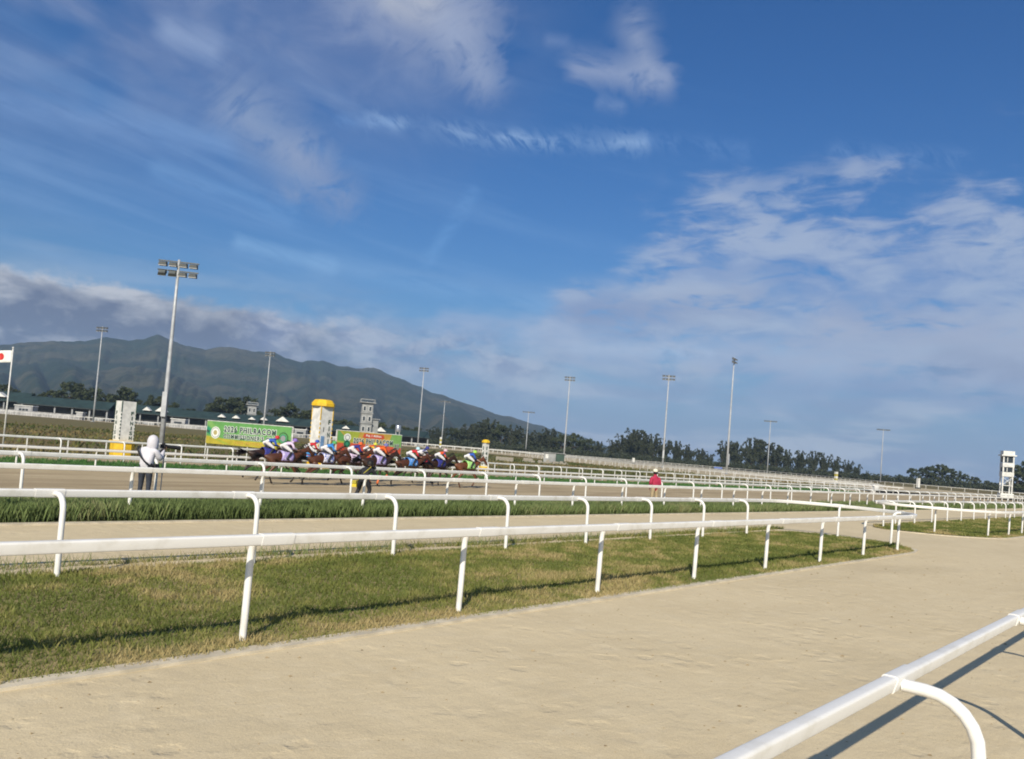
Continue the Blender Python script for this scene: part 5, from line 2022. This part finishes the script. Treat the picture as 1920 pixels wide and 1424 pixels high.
for i, (px, v, jer, cap, clt, ct, pose, hl, jl) in enumerate(RUNNERS):
    u = u_at(px, v)
    p = W(u, v, TRK)
    yaw = ANG_U + R(rnd.uniform(-3, 3))
    hs = thing('race_horse', hl, 'horse', p, yaw, 'race horses galloping past the finish')
    sc = rnd.uniform(.97, 1.02)
    hs.scale = (sc, sc, sc)
    obj('body', horse_mesh(pose, ct), hs)
    obj('mane', MANE, hs)
    obj('tail', TAIL, hs)
    obj('bridle', BRIDLE, hs)
    obj('saddle', SADDLE, hs)
    o = obj('saddle_cloth', cloth_mesh(C_[clt]), hs)
    o.modifiers.new('s', 'SOLIDIFY').thickness = .008
    SV = HORSE_SKEL[pose][0]
    if jer == 'orange':
        for nm in ('l', 'r'):
            for a, b in (('hock', 'hfet'), ('knee', 'ffet')):
                q0, q1 = Vector(SV[a + nm][0]), Vector(SV[b + nm][0])
                obj('leg_bandage', MB().tube([q0.lerp(q1, .25), q0.lerp(q1, 1.0)], [.052, .056], 8).mesh('leg_bandage', C_['bandage'], True), hs)
    elif jer in ('blue', 'red', 'lilac') and i > 0:
        a, b = Vector(SV['ffetl'][0]), Vector(SV['fhoofl'][0])
        obj('sock', MB().tube([Vector(SV['fcanl'][0]).lerp(a, .5), a, a.lerp(b, .6)], [.044, .050, .056], 8).mesh('sock', M_SOCK, True), hs)
    jk = thing('person', jl, 'jockey', p, yaw, 'jockeys crouching on the race horses')
    jk.scale = (sc, sc, sc)
    me = J_BASE.copy()
    for mi_, m in enumerate((C_[jer], M_BREECH, M_BOOT, M_SKIN)):
        me.materials[mi_] = m
    obj('body', me, jk)
    obj('helmet', helmet_mesh(C_[cap]), jk)
    obj('goggles', GOGGLES, jk)
    if i in (10, 1):
        wp = thing('riding_whip', 'thin whip held by the ' + ('leading jockey' if i == 10 else 'jockey in spotted lilac'), 'whip', p, yaw)
        obj('shaft', MB().tube([(.66, -.13, 1.70), (1.0, -.24, 1.55), (1.32, -.30, 1.42)], [.012, .009, .006], 5).mesh('shaft', M_BWHITE if i == 10 else M_BLACK), wp)


# ------------------------------------------------------------------ people on the grass island
def person_skeleton(P, mats_idx):
    """P: joint positions in local x (right), y (forward), z; mats: dict of tag indices"""
    top, leg, shoe, skin, neck = mats_idx
    V_ = {'pelvis': (P['pelvis'], (.155, .125)), 'waist': (P['waist'], (.145, .115)), 'chest': (P['chest'], (.18, .13)), 'collar': (P['collar'], (.12, .10)), 'neck': (P['neck'], .06), 'head': (P['head'], (.085, .10)), 'crown': (P['crown'], (.075, .085))}
    E_ = [('pelvis', 'waist', top), ('waist', 'chest', top), ('chest', 'collar', top), ('collar', 'neck', neck), ('neck', 'head', skin), ('head', 'crown', skin)]
    for s, nm in ((-1, 'l'), (1, 'r')):
        for j, r, prev, tg in (('hip', .115, 'pelvis', leg), ('knee', .075, 'hip', leg), ('ankle', .05, 'knee', leg), ('toe', .04, 'ankle', shoe)):
            V_[j + nm] = (P[j + nm], r)
            E_.append(((prev + nm) if prev != 'pelvis' else 'pelvis', j + nm, tg))
        for j, r, prev, tg in (('sh', .085, 'chest', top), ('el', .062, 'sh', top), ('wr', .042, 'el', top)):
            V_[j + nm] = (P[j + nm], r)
            E_.append(((prev + nm) if prev != 'chest' else 'chest', j + nm, tg))
        f = Vector(P['wr' + nm]) - Vector(P['el' + nm])
        add_hand(V_, E_, 'wr' + nm, 'hand' + nm, f, (0, 0, 1) if abs(f.normalized().z) < .8 else (1, 0, 0), skin)
    return V_, E_


def P_stand(lean=0., z=1.):
    return dict(pelvis=(0, 0, .95), waist=(0, .0, 1.10), chest=(0, .02, 1.32), collar=(0, .02, 1.46), neck=(0, .03, 1.53), head=(0, .06, 1.62), crown=(0, .04, 1.70),
                hipl=(-.10, 0, .90), hipr=(.10, 0, .90), kneel=(-.12, .03, .50), kneer=(.12, .01, .50), anklel=(-.13, 0, .09), ankler=(.13, -.02, .09), toel=(-.15, .16, .04), toer=(.15, .14, .04),
                shl=(-.20, .02, 1.38), shr=(.20, .02, 1.38), ell=(-.27, .0, 1.10), elr=(.27, .0, 1.10), wrl=(-.25, .16, .90), wrr=(.25, .16, .90))


# hooded photographer
M_HOOD = mat('pale_hoodie', (.60, .59, .64), .85, .12, 6., .006, 25.)
M_JEANS = mat('dark_jeans', (.035, .042, .060), .8, .3, 9.)
M_SHOE = mat('grey_shoes', (.10, .10, .10), .6, .2, 9.)
P = P_stand()
P.update(chest=(.02, .06, 1.32), collar=(.03, .10, 1.46), neck=(.04, .13, 1.53), head=(.06, .19, 1.61), crown=(.06, .16, 1.69), ell=(-.26, .22, 1.16), wrl=(.04, .46, 1.34), elr=(.27, .20, 1.14), wrr=(.20, .44, 1.36), shl=(-.20, .06, 1.38), shr=(.22, .06, 1.38))
mats = [M_HOOD, M_JEANS, M_SHOE, M_SKIN]
V_, E_ = person_skeleton(P, (0, 1, 2, 3, 0))
V_['waist'] = (V_['waist'][0], (.235, .17))
V_['pelvis'] = (V_['pelvis'][0], (.215, .16))
V_['chest'] = (V_['chest'][0], (.25, .17))
for q_ in ('shl', 'shr'):
    V_[q_] = (V_[q_][0], .11)
for q_ in ('ell', 'elr'):
    V_[q_] = (V_[q_][0], .085)
Dm = 22.4
pos = (lat(267, Dm, 945), Dm, .05)
hood_yaw = R(-8)
ph = thing('person', 'photographer in a pale hooded top and dark jeans seen from behind', 'person', pos, hood_yaw)
obj('body', skin_figure('body', V_, E_, 'pelvis', mats, None, 2, .7), ph)
hd = MB()
prof = [(.135, -.20), (.150, -.10), (.150, 0), (.135, .07), (.10, .125), (.05, .155), (.01, .165)]
hd.lathe((.05, .14, 1.635), prof, 14)
obj('hood', shade_auto(hd.mesh('hood', M_HOOD), 60), ph)
strap = [(-.20, -.02, 1.46), (-.16, -.115, 1.38), (-.05, -.165, 1.22), (.08, -.175, 1.08), (.19, -.10, .97), (.20, .02, .96)]
obj('bag_strap', MB().tube([(x_ * 1.12, y_ * 1.22 - .03, z_) for x_, y_, z_ in strap], .026, 6).mesh('bag_strap', M_BLACK), ph)
obj('belt_bag', MB().box((.22, .08, .93), (.12, .20, .18), top=.85).mesh('belt_bag', M_BLACK), ph)
cm = thing('camera', 'black camera with long lens held by the hooded photographer', 'camera', pos, hood_yaw)
obj('camera_body', MB().box((.13, .54, 1.50), (.15, .09, .11)).mesh('camera_body', M_BLACK), cm)
obj('lens', MB().tube([(.13, .58, 1.50), (.24, .72, 1.49), (.42, .92, 1.47)], [.045, .05, .06], 12).mesh('lens', M_BLACK), cm)
obj('viewfinder', MB().box((.13, .54, 1.575), (.06, .07, .04)).mesh('viewfinder', M_BLACK), cm)
mp_ = thing('monopod', 'thin grey monopod under the hooded photographer\'s camera', 'monopod', pos, hood_yaw)
obj('upper_tube', MB().tube([(.13, .60, .70), (.13, .60, 1.43)], .018, 8).mesh('upper_tube', M_GALV), mp_)
obj('lower_tube', MB().tube([(.13, .60, -.05), (.13, .60, .72)], .013, 8).mesh('lower_tube', M_GALV), mp_)

# bending photographer in black
M_DARKCL = mat('black_clothes', (.022, .023, .028), .85, .3, 9., .006, 25.)
P = P_stand()
P.update(pelvis=(.08, -.10, .80), waist=(.06, .02, .92), chest=(.04, .22, 1.06), collar=(.04, .34, 1.14), neck=(.04, .40, 1.19), head=(.04, .48, 1.26), crown=(.04, .48, 1.35), hipl=(-.03, -.10, .76), hipr=(.19, -.10, .76), kneel=(-.16, .14, .42), kneer=(.26, .08, .44), anklel=(-.26, -.05, .09), ankler=(.24, -.16, .09), toel=(-.30, .10, .04), toer=(.28, -.01, .04),
         shl=(-.15, .24, 1.10), shr=(.23, .24, 1.10), ell=(-.30, .34, .86), elr=(.34, .36, .88), wrl=(-.08, .58, 1.02), wrr=(.16, .60, 1.04))
V_, E_ = person_skeleton(P, (0, 0, 1, 2, 2))
Dm = 27.8
pos = (lat(676, Dm, 945), Dm, .05)
pz = thing('person', 'photographer all in black crouching at the rail with a yellow camera strap', 'person', pos, R(-12))
obj('body', skin_figure('body', V_, E_, 'pelvis', [M_DARKCL, M_BLACK, M_SKIN], None, 2, .7), pz)
hr_ = MB().lathe((.04, .465, 1.27), [(.10, -.05), (.112, .02), (.10, .09), (.06, .135), (.01, .15)], 12)
obj('hair', shade_auto(hr_.mesh('hair', M_HAIR), 60), pz)
obj('camera_strap', MB().tube([(.20, .16, 1.20), (.16, .05, 1.12), (.02, -.06, .95), (-.12, -.02, .78), (-.20, .02, .70)], .014, 6).mesh('camera_strap', M_BYELLOW), pz)
yb = thing('shoulder_bag', 'small bright yellow bag hanging by the photographer in black', 'bag', pos, R(-12))
obj('bag', MB().box((-.27, .0, .60), (.17, .12, .22), top=.8).mesh('bag', mat('yellow_bag', (.72, .56, .03), .6, .2, 6.)), yb)
obj('flap', MB().box((-.27, -.068, .655), (.15, .012, .09)).mesh('flap', M_BYELLOW), yb)
cm = thing('camera', 'black camera held by the crouching photographer in black', 'camera', pos, R(-12))
obj('camera_body', MB().box((.05, .70, 1.14), (.15, .09, .11)).mesh('camera_body', M_BLACK), cm)
obj('lens', MB().tube([(.05, .74, 1.14), (.05, .92, 1.14)], [.045, .05], 12).mesh('lens', M_BLACK), cm)

# man in red jacket, facing left
P = P_stand()
P.update(wrl=(-.20, .12, .92), wrr=(.22, .10, .92), ell=(-.27, -.02, 1.12), elr=(.27, -.02, 1.12), toel=(-.13, .18, .04))
mats = [mat('crimson_jacket', (.40, .025, .07), .8, .2, 6., .006, 25.), mat('khaki_trousers', (.42, .33, .20), .85, .2, 8.), M_SHOE, M_SKIN]
V_, E_ = person_skeleton(P, (0, 1, 2, 3, 3))
V_['waist'] = (V_['waist'][0], (.24, .17))
V_['pelvis'] = (V_['pelvis'][0], (.21, .16))
V_['chest'] = (V_['chest'][0], (.25, .17))
for q_ in ('shl', 'shr', 'ell', 'elr'):
    V_[q_] = (V_[q_][0], .09)
Dm = 38.0
rm = thing('person', 'man in a crimson jacket, khaki trousers and cream cap facing left', 'person', (lat(1225, Dm, 955), Dm, .05), R(28))
obj('body', skin_figure('body', V_, E_, 'pelvis', mats, None, 2, .7), rm)
M_CAP = mat('cream_cap', (.74, .70, .55), .7, .1, 8.)
hc = MB().lathe((0, .05, 1.655), [(.112, 0), (.116, .05), (.10, .10), (.05, .135), (.01, .14)], 14)
hc.box((0, .20, 1.665), (.17, .17, .016))
obj('cap', shade_auto(hc.mesh('cap', M_CAP), 60), rm)
obj('hair', MB().lathe((0, .02, 1.60), [(.09, -.05), (.108, .0), (.112, .055)], 12).mesh('hair', M_HAIR, True), rm)

# ------------------------------------------------------------------ haze: one closed box of thin air
hz_m = bpy.data.materials.new('haze')
hz_m.use_nodes = True
nt = hz_m.node_tree
nt.nodes.clear()
pv = nt.nodes.new('ShaderNodeVolumePrincipled')
pv.inputs['Color'].default_value = (.50, .72, 1.0, 1)
pv.inputs['Density'].default_value = .00013
pv.inputs['Anisotropy'].default_value = 0.
out = nt.nodes.new('ShaderNodeOutputMaterial')
nt.links.new(pv.outputs[0], out.inputs['Volume'])
hz = obj('haze', MB().box((-600, 1825, 174.), (6600, 4250, 351)).mesh('haze', hz_m))
tag(hz, 'thin blue haze over the far hills', kind='stuff')
print('objects', len(bpy.data.objects))
